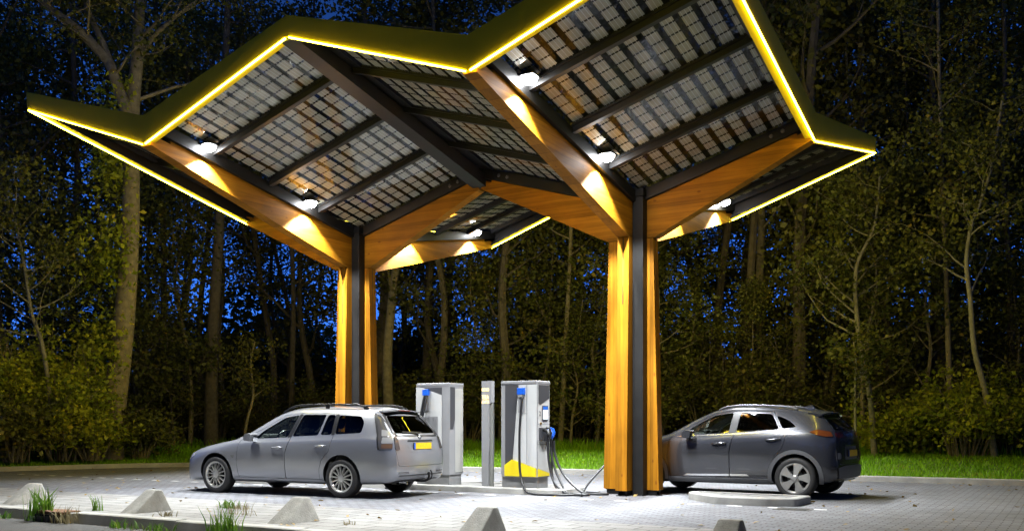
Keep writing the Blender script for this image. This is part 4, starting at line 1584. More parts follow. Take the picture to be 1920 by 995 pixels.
# ---- silver estate car
car = empty("estate_car", (-3.743, -2.282, 0), math.pi + R(3.5))
tag(car, "silver estate car with roof rails and tow bar parked by the left column", "car", "cars parked at the charging station")
net1 = [
    st(-.905, f=.30, wf=.50, ws=.66, zs=.30, xs=-.935, x3=-.965, w3=.70, z3=.45, x4=-.965, w4=.705, z4=.62, x5=-.905, w5=.69, z5=.90, x6=-.885, w6=.675, z6=.965, x7=-.60, w7=.605, z7=1.315, x8=-.505, w8=.53, z8=1.395, x9=-.50, zr=1.415),
    st(-.83, f=.255, wf=.56, ws=.755, zs=.255, xs=-.85, x3=-.865, w3=.795, z3=.45, x4=-.855, w4=.80, z4=.64, x5=-.815, w5=.765, z5=.905, x6=-.79, w6=.742, z6=.975, x7=-.545, w7=.622, z7=1.335, x8=-.46, w8=.54, z8=1.41, x9=-.45, zr=1.432),
    st(-.66, f=.235, ws=.80, zs=.25, w3=.842, z3=.45, w4=.85, z4=.66, x5=-.66, w5=.822, z5=.915, x6=-.62, w6=.79, z6=.985, x7=-.42, w7=.634, z7=1.352, x8=-.36, w8=.54, z8=1.425, x9=-.35, zr=1.447),
    st(-.36, f=.22, ws=.81, zs=.24, w3=.862, w4=.876, z4=.67, w5=.842, z5=.92, w6=.812, z6=.99, x7=-.25, w7=.642, z7=1.365, x8=-.2, zr=1.462),
    st(0.0, f=.20, ws=.815, w3=.872, w4=.885, z4=.67, w5=.850, z5=.915, w6=.816, z6=.98, w7=.648, z7=1.372, zr=1.474, z8=1.447),
    st(.5, w5=.852, z5=.90, w6=.818, z6=.962, w7=.652, z7=1.378, z8=1.455, zr=1.484),
    st(1.0, w5=.852, z5=.885, w6=.818, z6=.942, w7=.65, z7=1.375, z8=1.453, zr=1.482),
    st(1.42, w5=.850, z5=.872, w6=.816, z6=.925, x7=1.34, w7=.642, z7=1.325, x8=1.33, w8=.53, z8=1.405, x9=1.33, zr=1.445),
    st(1.80, w5=.848, z5=.862, w6=.812, z6=.912, x7=1.72, w7=.668, z7=1.165, x8=1.74, w8=.55, z8=1.235, x9=1.80, zr=1.265),
    st(2.18, w5=.848, z5=.85, w6=.806, z6=.90, x7=2.14, w7=.715, z7=.975, x8=2.26, w8=.55, z8=.985, x9=2.42, zr=.985),
    st(2.40, w5=.846, z5=.82, w6=.80, z6=.872, w7=.70, z7=.905, w8=.5, z8=.93, x9=2.55, zr=.945),
    st(2.75, w4=.88, w5=.835, z5=.775, w6=.765, z6=.825, w7=.66, z7=.855, w8=.46, z8=.88, zr=.893),
    st(3.10, f=.2, ws=.80, w3=.85, w4=.848, z4=.62, w5=.80, z5=.725, w6=.72, z6=.768, w7=.61, z7=.795, w8=.42, z8=.815, zr=.825),
    st(3.38, f=.19, wf=.55, ws=.755, zs=.215, w3=.785, z3=.40, w4=.775, z4=.55, w5=.71, z5=.66, w6=.63, z6=.695, w7=.53, z7=.718, w8=.37, z8=.735, zr=.745),
    st(3.52, f=.20, wf=.45, ws=.60, zs=.22, w3=.63, z3=.37, w4=.61, z4=.49, w5=.56, z5=.58, w6=.51, z6=.615, w7=.43, z7=.638, w8=.30, z8=.652, zr=.66),
]
cab1 = [
    st(-.62, f=.45, wf=.45, ws=.60, zs=.46, w3=.66, z3=.55, w4=.68, z4=.70, w5=.70, z5=.88, w6=.69, z6=.96, w7=.56, z7=1.30, w8=.48, z8=1.355, zr=1.37),
    st(.2, f=.38, wf=.5, ws=.72, zs=.40, w3=.77, z3=.50, w4=.80, z4=.68, w5=.775, z5=.88, w6=.755, z6=.95, w7=.59, z7=1.33, w8=.49, z8=1.40, zr=1.425),
    st(1.05, f=.30, wf=.5, ws=.72, zs=.32, w3=.77, z3=.45, w4=.80, z4=.66, w5=.775, z5=.87, w6=.755, z6=.93, w7=.59, z7=1.325, w8=.49, z8=1.40, zr=1.425),
    st(1.40, f=.30, wf=.5, ws=.72, zs=.32, w3=.77, z3=.45, w4=.79, z4=.65, w5=.775, z5=.85, w6=.755, z6=.90, x7=1.30, w7=.58, z7=1.27, x8=1.27, w8=.48, z8=1.35, x9=1.27, zr=1.385),
    st(1.80, f=.32, wf=.5, ws=.70, zs=.34, w3=.75, z3=.45, w4=.78, z4=.64, w5=.77, z5=.84, w6=.75, z6=.885, x7=1.66, w7=.61, z7=1.11, x8=1.66, w8=.49, z8=1.18, x9=1.68, zr=1.22),
    st(2.12, f=.40, wf=.5, ws=.66, zs=.42, w3=.70, z3=.50, w4=.73, z4=.64, w5=.74, z5=.80, w6=.735, z6=.84, x7=2.04, w7=.655, z7=.90, x8=2.1, w8=.5, z8=.915, x9=2.2, zr=.92),
]
S1 = dict(net=net1, cabin=cab1, bulge=(.055, .11), paint=SILVER, wb=2.675, well=.365, wr=.316, track=.765, tw=.215, rim=.222, style='multi', rim_mat=ALLOY,
          side_windows=[dict(poly=[(1.86, .935), (1.70, 1.07), (1.30, 1.285), (.985, 1.335), (1.13, .962)], mat=TINT, door='front_door'),
                        dict(poly=[(1.035, .975), (.905, 1.337), (.425, 1.335), (.50, 1.0)], mat=TINTM, door='rear_door'),
                        dict(poly=[(.455, 1.003), (.385, 1.333), (.235, 1.33), (.235, 1.01)], mat=TINTD, door='rear_door'),
                        dict(poly=[(.165, 1.015), (.165, 1.328), (-.27, 1.305), (-.36, 1.20), (-.345, 1.04)], mat=TINTD)],
          rear_glass=[(-.60, 1.03), (-.495, 1.318), (.495, 1.318), (.60, 1.03)], rear_cut=-.30, rear_mat=TINTD,
          windscreen=[(-.64, 1.00), (-.54, 1.36), (.54, 1.36), (.64, 1.00)], wind_cut=1.2,
          doors=[dict(name='front_door', poly=[(2.17, .28), (2.20, .55), (2.16, .905), (1.70, 1.115), (1.31, 1.325), (.955, 1.365), (1.08, .90), (1.15, .70), (1.15, .28)], handle=(1.21, 1.41, .80, .79), hmat=SILVER),
                 dict(name='rear_door', poly=[(1.142, .28), (1.142, .70), (1.072, .90), (.945, 1.367), (.195, 1.363), (.19, .96), (.245, .74), (.385, .60), (.44, .45), (.445, .28)], handle=(.31, .51, .835, .82), hmat=SILVER)],
          tailgate=round_poly([(-.66, .515), (-.70, .80), (-.665, .99), (-.535, 1.375), (.535, 1.375), (.665, .99), (.70, .80), (.66, .515)], .05, 3), gate_cut=-.30,
          black_trim=[round_poly([(1.13, .955), (.975, 1.342), (.91, 1.342), (1.045, .968)], .01, 2), [(.235, 1.005), (.235, 1.335), (.165, 1.335), (.165, 1.01)]],
          mirror=(1.80, .875, .925), mirror_mat=SILVER, steer=1.62, dash=.965, dark_cup=False)
S1 = build_car(car, S1)
bv = S1['bvh']; gate = S1['made']['tailgate'][0]
# tall smoked tail lamps on the rear corners, with dark pillar band above
for s in (1, -1):
    def q(P): return [(a * 1.0, z) for a, z in P]
    tl = project(round_poly([(-.715, .775), (-.90, .775), (-.885, .99), (-.735, 1.17), (-.60, 1.31), (-.545, 1.33), (-.67, 1.0)], .02, 3), bv, 'y', s, .006, "tail_lamp", LAMPSMK, car, thick=.004)
    project(round_poly([(-.745, .80), (-.90, .80), (-.895, .865), (-.745, .865)], .015, 3), bv, 'y', s, .012, "lamp_lens", LAMPBRN, tl)
    project(round_poly([(-.742, .875), (-.893, .875), (-.882, .97), (-.735, .97)], .015, 3), bv, 'y', s, .012, "lamp_lens", LAMPCLR, tl)
    project(round_poly([(-.72, .985), (-.865, .985), (-.80, 1.07), (-.69, 1.09)], .015, 3), bv, 'y', s, .012, "lamp_lens", LAMPCLR, tl)
    project([(-.690, .775), (-.715, .775), (-.67, 1.0), (-.545, 1.33), (-.50, 1.36), (-.485, 1.345), (-.64, 1.0)], bv, 'y', s, .008, "lamp_surround", BLACKP, tl)
    project(round_poly([(s * .70, .775), (s * .60, .775), (s * .595, .97), (s * .665, .99)], .01, 2), bv, 'x', -1, .006, "tail_lamp", LAMPSMK, car, thick=.004)
    project([(s * .60, 1.015), (s * .665, .995), (s * .545, 1.345), (s * .505, 1.335)], bv, 'x', -1, .004, "window_trim", BLACKP, gate)
    # roof rail
    mb = MB()
    zt = lambda x: bv.ray_cast(Vector((x, s * .55, 3)), Vector((0, 0, -1)))[0].z
    xs = np.linspace(-.32, 1.42, 16)
    pts = [(x, s * .555, zt(x) + (.012 if i in (0, 15) else (.045 if i in (1, 14) else .062))) for i, x in enumerate(xs)]
    mb.tube(spl(pts, 3), .017, 8)
    for x in (-.27, .5, 1.36): mb.bar((x, s * .555, zt(x) - .01), (x, s * .555, zt(x) + .045), .07, .02, up=(0, 1, 0))
    mb.build("roof_rail", STEEL, car)
    # headlamp and indicator
    project(round_poly([(3.20, .70), (3.40, .655), (3.53, .575), (3.42, .535), (3.22, .62)], .03, 3), bv, 'y', s, .005, "headlight", LAMPCLR, car, thick=.004)
    project([(.36, .255), (2.24, .255), (2.24, .285), (.40, .285)], bv, 'y', s, .012, "sill_strip", SILVER, car, thick=.008)
    project(round_poly([(2.24, .655), (2.33, .655), (2.30, .62), (2.27, .60)], .01, 2), bv, 'y', s, .004, "side_repeater", LAMPCLR, car)
# number plate in its recess, badge, lid trim, wiper, bumper strips, tow bar
rc = project(round_poly([(-.38, .73), (.38, .73), (.36, .925), (-.36, .925)], .05, 4), bv, 'x', -1, .003, "plate_recess", SILVER, gate)
project(round_poly([(-.62, .975), (.62, .975), (.62, 1.005), (-.62, 1.005)], .01, 2), bv, 'x', -1, .004, "window_trim", BLACKP, gate)
project(round_poly([(-.385, .895), (.385, .895), (.36, .925), (-.36, .925)], .01, 2), bv, 'x', -1, .005, "plate_shade_strip", BLACKP, gate)  # black strip standing in for shade under the recess's top edge
xb = bv.ray_cast(Vector((-4, 0, .83)), Vector((1, 0, 0)))[0].x
mb = MB(); mb.box(xb - .022, xb - .008, -.26, .26, .775, .885)
mb.box(xb - .025, xb - .022, -.26, .213, .78, .88, 1); mb.box(xb - .025, xb - .022, .215, .26, .78, .88, 2)
mb.build("number_plate", [BLACKP, PLATEY, PLATEB], gate)
mb = MB(); mb.lathe([(0, -.014), (.032, -.012), (.04, 0)], 20, 0, 'x', (xb + .035, 0, .968))
mb.build("badge", [CHROME], gate)
def on_tail(y, z, o=.0):
    h = bv.ray_cast(Vector((-4, y, z)), Vector((1, 0, 0)))[0]
    return Vector((h.x - o, y, z))
mb = MB(); mb.tube([on_tail(.02, 1.02, .02), on_tail(.12, 1.045, .03), on_tail(.42, 1.05, .025)], [.018, .012, .008], 8)
mb.tube([on_tail(-.12, 1.05, .018), on_tail(.42, 1.058, .018)], .006, 6)
mb.build("rear_wiper", BLACKP, gate)
mb = MB()
zt = bv.ray_cast(Vector((-.40, 0, 3)), Vector((0, 0, -1)))[0].z
vs = []
for y in np.linspace(-.54, .54, 9):
    k = 1 - (abs(y) / .54) ** 2
    vs += [(-.40, y, zt - .015 - .02 * (1 - k)), (-.60 - .03 * k, y, zt - .025 - .03 * (1 - k)), (-.60 - .03 * k, y, zt - .042 - .03 * (1 - k)), (-.42, y, zt - .06 - .02 * (1 - k))]
mb.add(vs, [(i * 4 + a, i * 4 + (a + 1) % 4, i * 4 + 4 + (a + 1) % 4, i * 4 + 4 + a) for i in range(8) for a in range(4)] + [(0, 1, 2, 3), (32, 33, 34, 35)], 0, False)
mb.build("roof_spoiler", SILVER, gate)
mb = MB(); mb.box(-.655, -.62, -.16, .16, zt - .043, zt - .032)
mb.build("brake_lamp", LAMPRED, gate)
for s in (1, -1):
    project([(s * .40, .395), (s * .66, .395), (s * .66, .425), (s * .42, .425)], bv, 'x', -1, .004, "bumper_reflector", LAMPSMK, car)
project([(-.66, .355), (.66, .355), (.62, .375), (-.62, .375)], bv, 'x', -1, .004, "bumper_groove", BLACKP, car)
project(round_poly([(-.64, .22), (.64, .22), (.60, .285), (-.60, .285)], .02, 2), bv, 'x', -1, .004, "bumper_skirt", BLACKP, car)
mb = MB()
mb.tube(spl([(-.75, -.02, .27), (-.93, -.02, .255), (-1.06, -.02, .27), (-1.10, -.02, .31), (-1.105, -.02, .36)], 5), .019, 8)
mb.lathe([(0, -.028), (.02, -.02), (.028, 0), (.02, .02), (0, .028)], 14, 0, 'z', (-1.105, -.02, .385))
mb.tube(spl([(-1.0, -.05, .27), (-1.06, -.14, .29), (-1.07, -.17, .36), (-1.04, -.17, .43)], 5), .013, 7)
mb.build("tow_bar", STEEL, car)
mb = MB(); mb.lathe([(.028, 0), (.03, -.12), (.024, -.12), (.022, 0)], 14, 0, 'x', (-.84, .42, .255))
mb.build("exhaust_pipe", CHROME, car)

# ---- dark crossover car
car2 = empty("crossover_car", (2.6655, 1.1688, 0), math.pi - R(3.0))
tag(car2, "dark grey crossover car charging behind the right column with its tail showing", "car", "cars parked at the charging station")
net2 = [
    st(-.555, f=.30, wf=.50, ws=.70, zs=.30, xs=-.585, x3=-.605, w3=.745, z3=.48, x4=-.59, w4=.735, z4=.70, x5=-.585, w5=.715, z5=.90, x6=-.565, w6=.68, z6=1.03, x7=-.365, w7=.585, z7=1.265, x8=-.285, w8=.50, z8=1.345, x9=-.27, zr=1.37),
    st(-.48, f=.27, wf=.56, ws=.79, zs=.27, xs=-.52, x3=-.53, w3=.835, z3=.48, x4=-.51, w4=.825, z4=.72, x5=-.50, w5=.79, z5=.92, x6=-.475, w6=.75, z6=1.05, x7=-.305, w7=.605, z7=1.28, x8=-.235, w8=.515, z8=1.362, x9=-.22, zr=1.388),
    st(-.34, f=.24, ws=.83, zs=.26, w3=.885, z3=.48, w4=.88, z4=.73, w5=.84, z5=.95, w6=.795, z6=1.075, x7=-.21, w7=.618, z7=1.30, x8=-.165, w8=.525, z8=1.385, x9=-.155, zr=1.412),
    st(-.10, f=.22, ws=.84, zs=.255, w3=.895, z3=.48, w4=.895, z4=.73, w5=.858, z5=.965, w6=.815, z6=1.085, x7=-.03, w7=.634, z7=1.335, x8=-.01, w8=.53, z8=1.415, x9=-.01, zr=1.442),
    st(.25, f=.21, ws=.835, zs=.25, w3=.885, z3=.48, w4=.89, z4=.73, w5=.86, z5=.955, w6=.82, z6=1.07, w7=.648, z7=1.372, w8=.535, z8=1.450, zr=1.474),
    st(.65, ws=.825, zs=.25, w3=.868, w4=.886, z4=.74, w5=.86, z5=.935, w6=.822, z6=1.045, w7=.66, z7=1.402, w8=.545, z8=1.472, zr=1.496),
    st(1.05, ws=.825, zs=.25, w3=.865, w4=.884, z4=.74, w5=.858, z5=.925, w6=.822, z6=1.02, w7=.66, z7=1.405, w8=.545, z8=1.475, zr=1.50),
    st(1.42, ws=.825, zs=.25, w3=.865, w4=.882, z4=.73, w5=.855, z5=.915, w6=.82, z6=1.0, x7=1.36, w7=.655, z7=1.352, x8=1.35, w8=.54, z8=1.430, x9=1.36, zr=1.465),
    st(1.80, ws=.825, zs=.25, w3=.865, w4=.882, z4=.73, w5=.852, z5=.905, w6=.815, z6=.975, x7=1.73, w7=.675, z7=1.205, x8=1.75, w8=.55, z8=1.285, x9=1.80, zr=1.315),
    st(2.15, ws=.825, zs=.25, w3=.868, w4=.885, z4=.72, w5=.85, z5=.895, w6=.81, z6=.955, x7=2.12, w7=.72, z7=1.025, x8=2.22, w8=.56, z8=1.04, x9=2.34, zr=1.045),
    st(2.36, ws=.83, zs=.25, w3=.88, w4=.89, z4=.72, w5=.85, z5=.875, w6=.80, z6=.93, w7=.70, z7=.965, w8=.5, z8=.985, x9=2.48, zr=1.0),
    st(2.70, ws=.84, zs=.25, w3=.89, z3=.48, w4=.885, z4=.70, w5=.84, z5=.84, w6=.77, z6=.895, w7=.67, z7=.925, w8=.48, z8=.945, zr=.955),
    st(3.02, f=.21, ws=.82, zs=.25, w3=.865, z3=.48, w4=.855, z4=.68, w5=.81, z5=.80, w6=.74, z6=.85, w7=.63, z7=.878, w8=.44, z8=.898, zr=.905),
    st(3.25, f=.22, wf=.55, ws=.77, zs=.26, w3=.80, z3=.46, w4=.785, z4=.64, w5=.73, z5=.745, w6=.66, z6=.79, w7=.56, z7=.812, w8=.40, z8=.825, zr=.83),
    st(3.36, f=.24, wf=.45, ws=.62, zs=.27, w3=.65, z3=.44, w4=.63, z4=.60, w5=.59, z5=.68, w6=.54, z6=.715, w7=.46, z7=.735, w8=.33, z8=.745, zr=.75),
]
cab2 = [
    st(-.40, f=.55, wf=.40, ws=.55, zs=.56, w3=.60, z3=.65, w4=.64, z4=.80, w5=.66, z5=.96, w6=.66, z6=1.04, x7=-.20, w7=.512, z7=1.205, x8=-.13, w8=.44, z8=1.283, x9=-.12, zr=1.30),
    st(.2, f=.42, wf=.5, ws=.70, zs=.44, w3=.76, z3=.54, w4=.80, z4=.72, w5=.785, z5=.93, w6=.765, z6=1.04, w7=.60, z7=1.315, w8=.50, z8=1.385, zr=1.41),
    st(1.05, f=.32, wf=.5, ws=.72, zs=.34, w3=.77, z3=.46, w4=.80, z4=.70, w5=.785, z5=.90, w6=.765, z6=1.0, w7=.60, z7=1.345, w8=.51, z8=1.415, zr=1.44),
    st(1.40, f=.32, wf=.5, ws=.72, zs=.34, w3=.77, z3=.46, w4=.80, z4=.70, w5=.78, z5=.89, w6=.76, z6=.975, x7=1.32, w7=.59, z7=1.295, x8=1.29, w8=.50, z8=1.375, x9=1.29, zr=1.405),
    st(1.80, f=.34, wf=.5, ws=.70, zs=.36, w3=.75, z3=.46, w4=.79, z4=.69, w5=.775, z5=.88, w6=.755, z6=.95, x7=1.68, w7=.615, z7=1.15, x8=1.66, w8=.49, z8=1.23, x9=1.68, zr=1.27),
    st(2.10, f=.42, wf=.5, ws=.66, zs=.44, w3=.70, z3=.52, w4=.74, z4=.68, w5=.745, z5=.85, w6=.74, z6=.90, x7=2.02, w7=.66, z7=.955, x8=2.08, w8=.5, z8=.97, x9=2.15, zr=.975),
]
S2 = dict(net=net2, cabin=cab2, bulge=(.045, .10), paint=GRAPH, wb=2.6, well=.372, wr=.33, track=.79, tw=.215, rim=.232, style='blade', rim_mat=ALLOY2,
          side_windows=[dict(poly=[(1.92, 1.005), (1.78, 1.125), (1.42, 1.318), (1.07, 1.372), (1.115, 1.035)], mat=TINT, door='front_door'),
                        dict(poly=[(.985, 1.048), (.945, 1.372), (.425, 1.345), (.275, 1.10)], mat=TINTD, door='rear_door'),
                        dict(poly=[(.355, 1.325), (.225, 1.11), (.0, 1.135), (.16, 1.255)], mat=TINTD)],
          rear_glass=[(-.60, 1.085), (-.50, 1.31), (.50, 1.31), (.60, 1.085)], rear_cut=-.02, rear_mat=TINTD,
          windscreen=[(-.64, 1.06), (-.54, 1.385), (.54, 1.385), (.64, 1.06)], wind_cut=1.2,
          doors=[dict(name='front_door', poly=[(2.14, .29), (2.18, .60), (2.15, .945), (1.79, 1.165), (1.40, 1.36), (1.04, 1.405), (1.03, 1.0), (1.085, .75), (1.085, .29)], handle=(1.13, 1.38, .875, .865), hmat=GRAPH),
                 dict(name='rear_door', poly=[(1.077, .29), (1.077, .75), (1.022, 1.0), (1.03, 1.405), (.402, 1.383), (.251, 1.103), (.137, 1.052), (.20, .82), (.33, .66), (.42, .50), (.44, .29)], handle=(.24, .48, .945, .93), hmat=GRAPH)],
          tailgate=round_poly([(-.60, .545), (-.63, .72), (-.60, .95), (-.62, 1.04), (-.515, 1.335), (.515, 1.335), (.62, 1.04), (.60, .95), (.63, .72), (.60, .545)], .04, 3), gate_cut=-.08,
          black_trim=[[(1.115, 1.03), (1.065, 1.375), (.95, 1.375), (.99, 1.045)]],
          mirror=(1.76, .885, .975), mirror_mat=GRAPH, steer=1.62, dash=.99, dark_cup=True)
S2 = build_car(car2, S2)
bv = S2['bvh']; gate = S2['made']['tailgate'][0]
for s in (1, -1):
    # arch cladding: a ring round each wheel, and the sill
    for wx in (0, S2['wb']):
        a0, a1 = R(-12), R(192)
        aa = np.linspace(a0, a1, 26)
        ro, ri = .435, .374
        P = [(wx + ri * math.cos(t), S2['wr'] + .012 + ri * math.sin(t)) for t in aa] + [(wx + ro * math.cos(t), S2['wr'] + .012 + ro * math.sin(t)) for t in aa[::-1]]
        project(P, bv, 'y', s, .012, "arch_cladding", CLAD, car2, thick=.012)
    project([(.44, .225), (2.16, .225), (2.16, .30), (.42, .30)], bv, 'y', s, .010, "sill_cladding", CLAD, car2, thick=.010)
    project([(.75, .345), (1.073, .34), (1.073, .37), (.79, .373)], bv, 'y', s, .008, "chrome_strip", CHROME, S2['made']['rear_door'][0 if s == 1 else 1], thick=.006)
    project([(1.089, .34), (1.90, .325), (1.83, .357), (1.089, .37)], bv, 'y', s, .008, "chrome_strip", CHROME, S2['made']['front_door'][0 if s == 1 else 1], thick=.006)
    project([(.14, 1.075), (1.0, 1.012), (2.02, .965), (2.02, .98), (1.0, 1.028), (.14, 1.092)], bv, 'y', s, .006, "window_trim", CHROME, car2)
    # slim tail lamps round the corner, lower lamp cluster
    project(round_poly([(-.20, 1.06), (-.32, 1.092), (-.50, 1.06), (-.545, .985), (-.45, .985), (-.32, 1.01)], .02, 3), bv, 'y', s, .006, "tail_lamp", LAMPREFL, car2, thick=.004)
    project(round_poly([(s * .66, .975), (s * .42, .97), (s * .38, 1.01), (s * .46, 1.04), (s * .665, 1.045)], .015, 3), bv, 'x', -1, .006, "tail_lamp", LAMPRED, gate, thick=.004)
    lc = project(round_poly([(s * .735, .60), (s * .50, .615), (s * .46, .70), (s * .54, .775), (s * .735, .77)], .03, 3), bv, 'x', -1, .008, "bumper_lamp", LAMPSMK, car2, thick=.006)
    project(round_poly([(s * .72, .635), (s * .56, .64), (s * .54, .70), (s * .60, .735), (s * .72, .735)], .03, 3), bv, 'x', -1, .016, "lamp_lens", LAMPCLR, lc)
    project(round_poly([(3.02, .72), (3.22, .70), (3.30, .64), (3.10, .66)], .02, 3), bv, 'y', s, .006, "headlight", LAMPCLR, car2)
    mb = MB()
    zt = lambda x: bv.ray_cast(Vector((x, s * .56, 3)), Vector((0, 0, -1)))[0].z
    xs = np.linspace(.06, 1.36, 14)
    mb.tube(spl([(x, s * .565, zt(x) + (.006 if i in (0, 13) else .026)) for i, x in enumerate(xs)], 3), .015, 8)
    mb.build("roof_rail", STEELG, car2)
    # spoiler wing ends
zt = bv.ray_cast(Vector((-.14, 0, 3)), Vector((0, 0, -1)))[0].z
mb = MB()
vs = []
for y in np.linspace(-.60, .60, 11):
    k = 1 - (abs(y) / .60) ** 3
    vs += [(-.10, y, zt - .0 - .045 * (1 - k)), (-.34 - .06 * k, y, zt - .045 - .035 * (1 - k)), (-.34 - .06 * k, y, zt - .07 - .035 * (1 - k)), (-.20, y, zt - .085 - .05 * (1 - k))]
mb.add(vs, [(i * 4 + a, i * 4 + (a + 1) % 4, i * 4 + 4 + (a + 1) % 4, i * 4 + 4 + a) for i in range(10) for a in range(4)] + [(0, 1, 2, 3), (40, 41, 42, 43)], 0, False)
mb.build("roof_spoiler", GRAPH, gate)
mb = MB()
zt = bv.ray_cast(Vector((.02, 0, 3)), Vector((0, 0, -1)))[0].z
mb.prism([(-.06, zt - .02), (-.03, zt + .05), (.01, zt + .055), (.12, zt + .012), (.17, zt - .01)], lambda a, z: (a, -.02, z), lambda a, z: (a, .02, z))
mb.build("roof_aerial", CHROME, car2)
xb = bv.ray_cast(Vector((-4, 0, .73)), Vector((1, 0, 0)))[0].x
project(round_poly([(-.36, .62), (.36, .62), (.34, .83), (-.34, .83)], .04, 3), bv, 'x', -1, .003, "plate_recess", CLAD, gate)
mb = MB(); mb.box(xb - .03, xb - .008, -.26, .26, .665, .775)
mb.box(xb - .033, xb - .030, -.26, .213, .67, .77, 1); mb.box(xb - .033, xb - .030, .215, .26, .67, .77, 2)
mb.build("number_plate", [BLACKP, PLATEY, PLATEB], gate)
project([(-.36, .835), (.36, .835), (.36, .855), (-.36, .855)], bv, 'x', -1, .012, "chrome_strip", CHROME, gate)
def on_tail(y, z, o=.0):
    h = bv.ray_cast(Vector((-4, y, z)), Vector((1, 0, 0)))[0]
    return Vector((h.x - o, y, z))
mb = MB(); mb.tube([on_tail(.0, 1.07, .03), on_tail(.10, 1.10, .035), on_tail(.30, 1.15, .02)], [.02, .014, .008], 8)
mb.build("rear_wiper", BLACKP, gate)
project([(-.66, .33), (.66, .33), (.69, .50), (.40, .53), (-.40, .53), (-.69, .50)], bv, 'x', -1, .010, "bumper_cladding", CLAD, car2, thick=.01)
mb = MB(); mb.bar((-.55, -.50, .30), (-.55, .50, .30), .05, .05)
mb.build("bumper_skirt", BLACKP, car2)

# ------------------------------------------------------------------ trees, bushes, undergrowth
def grow(rg, base, trunk, tr0, tr1, first, n_limb, limb_len, up, leaf_n, leaf_r, sub=4, drop=0.0, gap=0.0):
    """trunk path -> list of tubes (points, radii) and leaf points"""
    tubes, leaves = [], []
    T = [Vector(p) for p in trunk]
    n = len(T)
    rad = [tr0 + (tr1 - tr0) * (i / (n - 1)) ** 0.8 for i in range(n)]
    tubes.append((T, rad))
    L = [0.0]
    for i in range(1, n): L.append(L[-1] + (T[i] - T[i - 1]).length)
    def along(u):
        d = u * L[-1]
        for i in range(1, n):
            if L[i] >= d or i == n - 1:
                t = (d - L[i - 1]) / max(1e-6, L[i] - L[i - 1])
                return T[i - 1].lerp(T[i], min(1, t)), rad[i - 1] + (rad[i] - rad[i - 1]) * min(1, t)
    for k in range(n_limb):
        u = first + (1 - first) * ((k + rg.random()) / n_limb) ** .9
        p, r = along(min(u, .985))
        a = rg.random() * 2 * math.pi
        ll = limb_len * (1.15 - .65 * (u - first) / (1 - first)) * rg.uniform(.6, 1.2)
        d = Vector((math.cos(a), math.sin(a), up * rg.uniform(.5, 1.4))).normalized()
        pts = [p.copy()]
        for s in range(5):
            d = (d + Vector((rg.gauss(0, .16), rg.gauss(0, .16), rg.gauss(.04 - drop * s * .1, .10)))).normalized()
            pts.append(pts[-1] + d * ll / 5)
        lr = min(r * .55, .02 + ll * .012)
        tubes.append((pts, [lr * (1 - .85 * i / 5) for i in range(6)]))
        for q in range(sub):
            b = pts[rg.choice((2, 3, 4, 5))]
            d2 = (d + Vector((rg.gauss(0, .8), rg.gauss(0, .8), rg.gauss(0, .5)))).normalized()
            sl = ll * rg.uniform(.22, .5)
            tip = b + d2 * sl + Vector((0, 0, -drop * sl * .3))
            mid = b.lerp(tip, .5) + Vector((rg.gauss(0, .06), rg.gauss(0, .06), rg.gauss(0, .06)))
            tubes.append(([b, mid, tip], [lr * .35, lr * .22, lr * .08]))
            if rg.random() > gap:
                for m in range(leaf_n):
                    t = rg.random()
                    c = b.lerp(tip, .25 + .85 * t)
                    leaves.append((c.x + rg.gauss(0, leaf_r), c.y + rg.gauss(0, leaf_r), c.z + rg.gauss(0, leaf_r * .75)))
    return tubes, leaves

def make_tree(name, loc, rg, trunk, tr0, tr1, bark, leafm, first, n_limb, limb_len, up, leaf_n, leaf_r, leaf_size, seed, label, group=None, extra=None, sides=8, **kw):
    t = empty(name, loc)
    tag(t, label, "tree", group)
    tubes, leaves = grow(rg, None, trunk, tr0, tr1, first, n_limb, limb_len, up, leaf_n, leaf_r, **kw)
    if extra:
        for (pts, r0, r1, nl, ll) in extra:
            tb, lv = grow(rg, None, pts, r0, r1, .25, nl, ll, up, leaf_n, leaf_r, **kw)
            tubes += tb; leaves += lv
    mb = MB()
    for i, (pts, rr) in enumerate(tubes):
        P = spl(pts, 4) if i == 0 and len(pts) > 3 else pts
        if P is not pts: rr = list(np.interp(np.linspace(0, 1, len(P)), np.linspace(0, 1, len(rr)), rr))
        big = max(rr) > .06
        mb.tube(P, rr, sides if big else (5 if max(rr) > .02 else 3), 0, False)
    mb.build("trunk", bark, t, fix=False)
    if leaves: leaf_cards("crown", np.array(leaves), leaf_size, leafm, seed, 0.2, t)
    return t

rg = random.Random(41)
def path_px(pts, depth, base_z=0.3, lean=0.0):
    """trunk line measured in the photo, stood at its distance; first point goes to the ground"""
    W_ = [at(px, py, depth + lean * i) for i, (px, py) in enumerate(pts)]
    o = Vector((W_[0].x, W_[0].y, base_z))
    out = [Vector((0, 0, -.1))] + [w - o for w in W_[1:]]
    return o, out

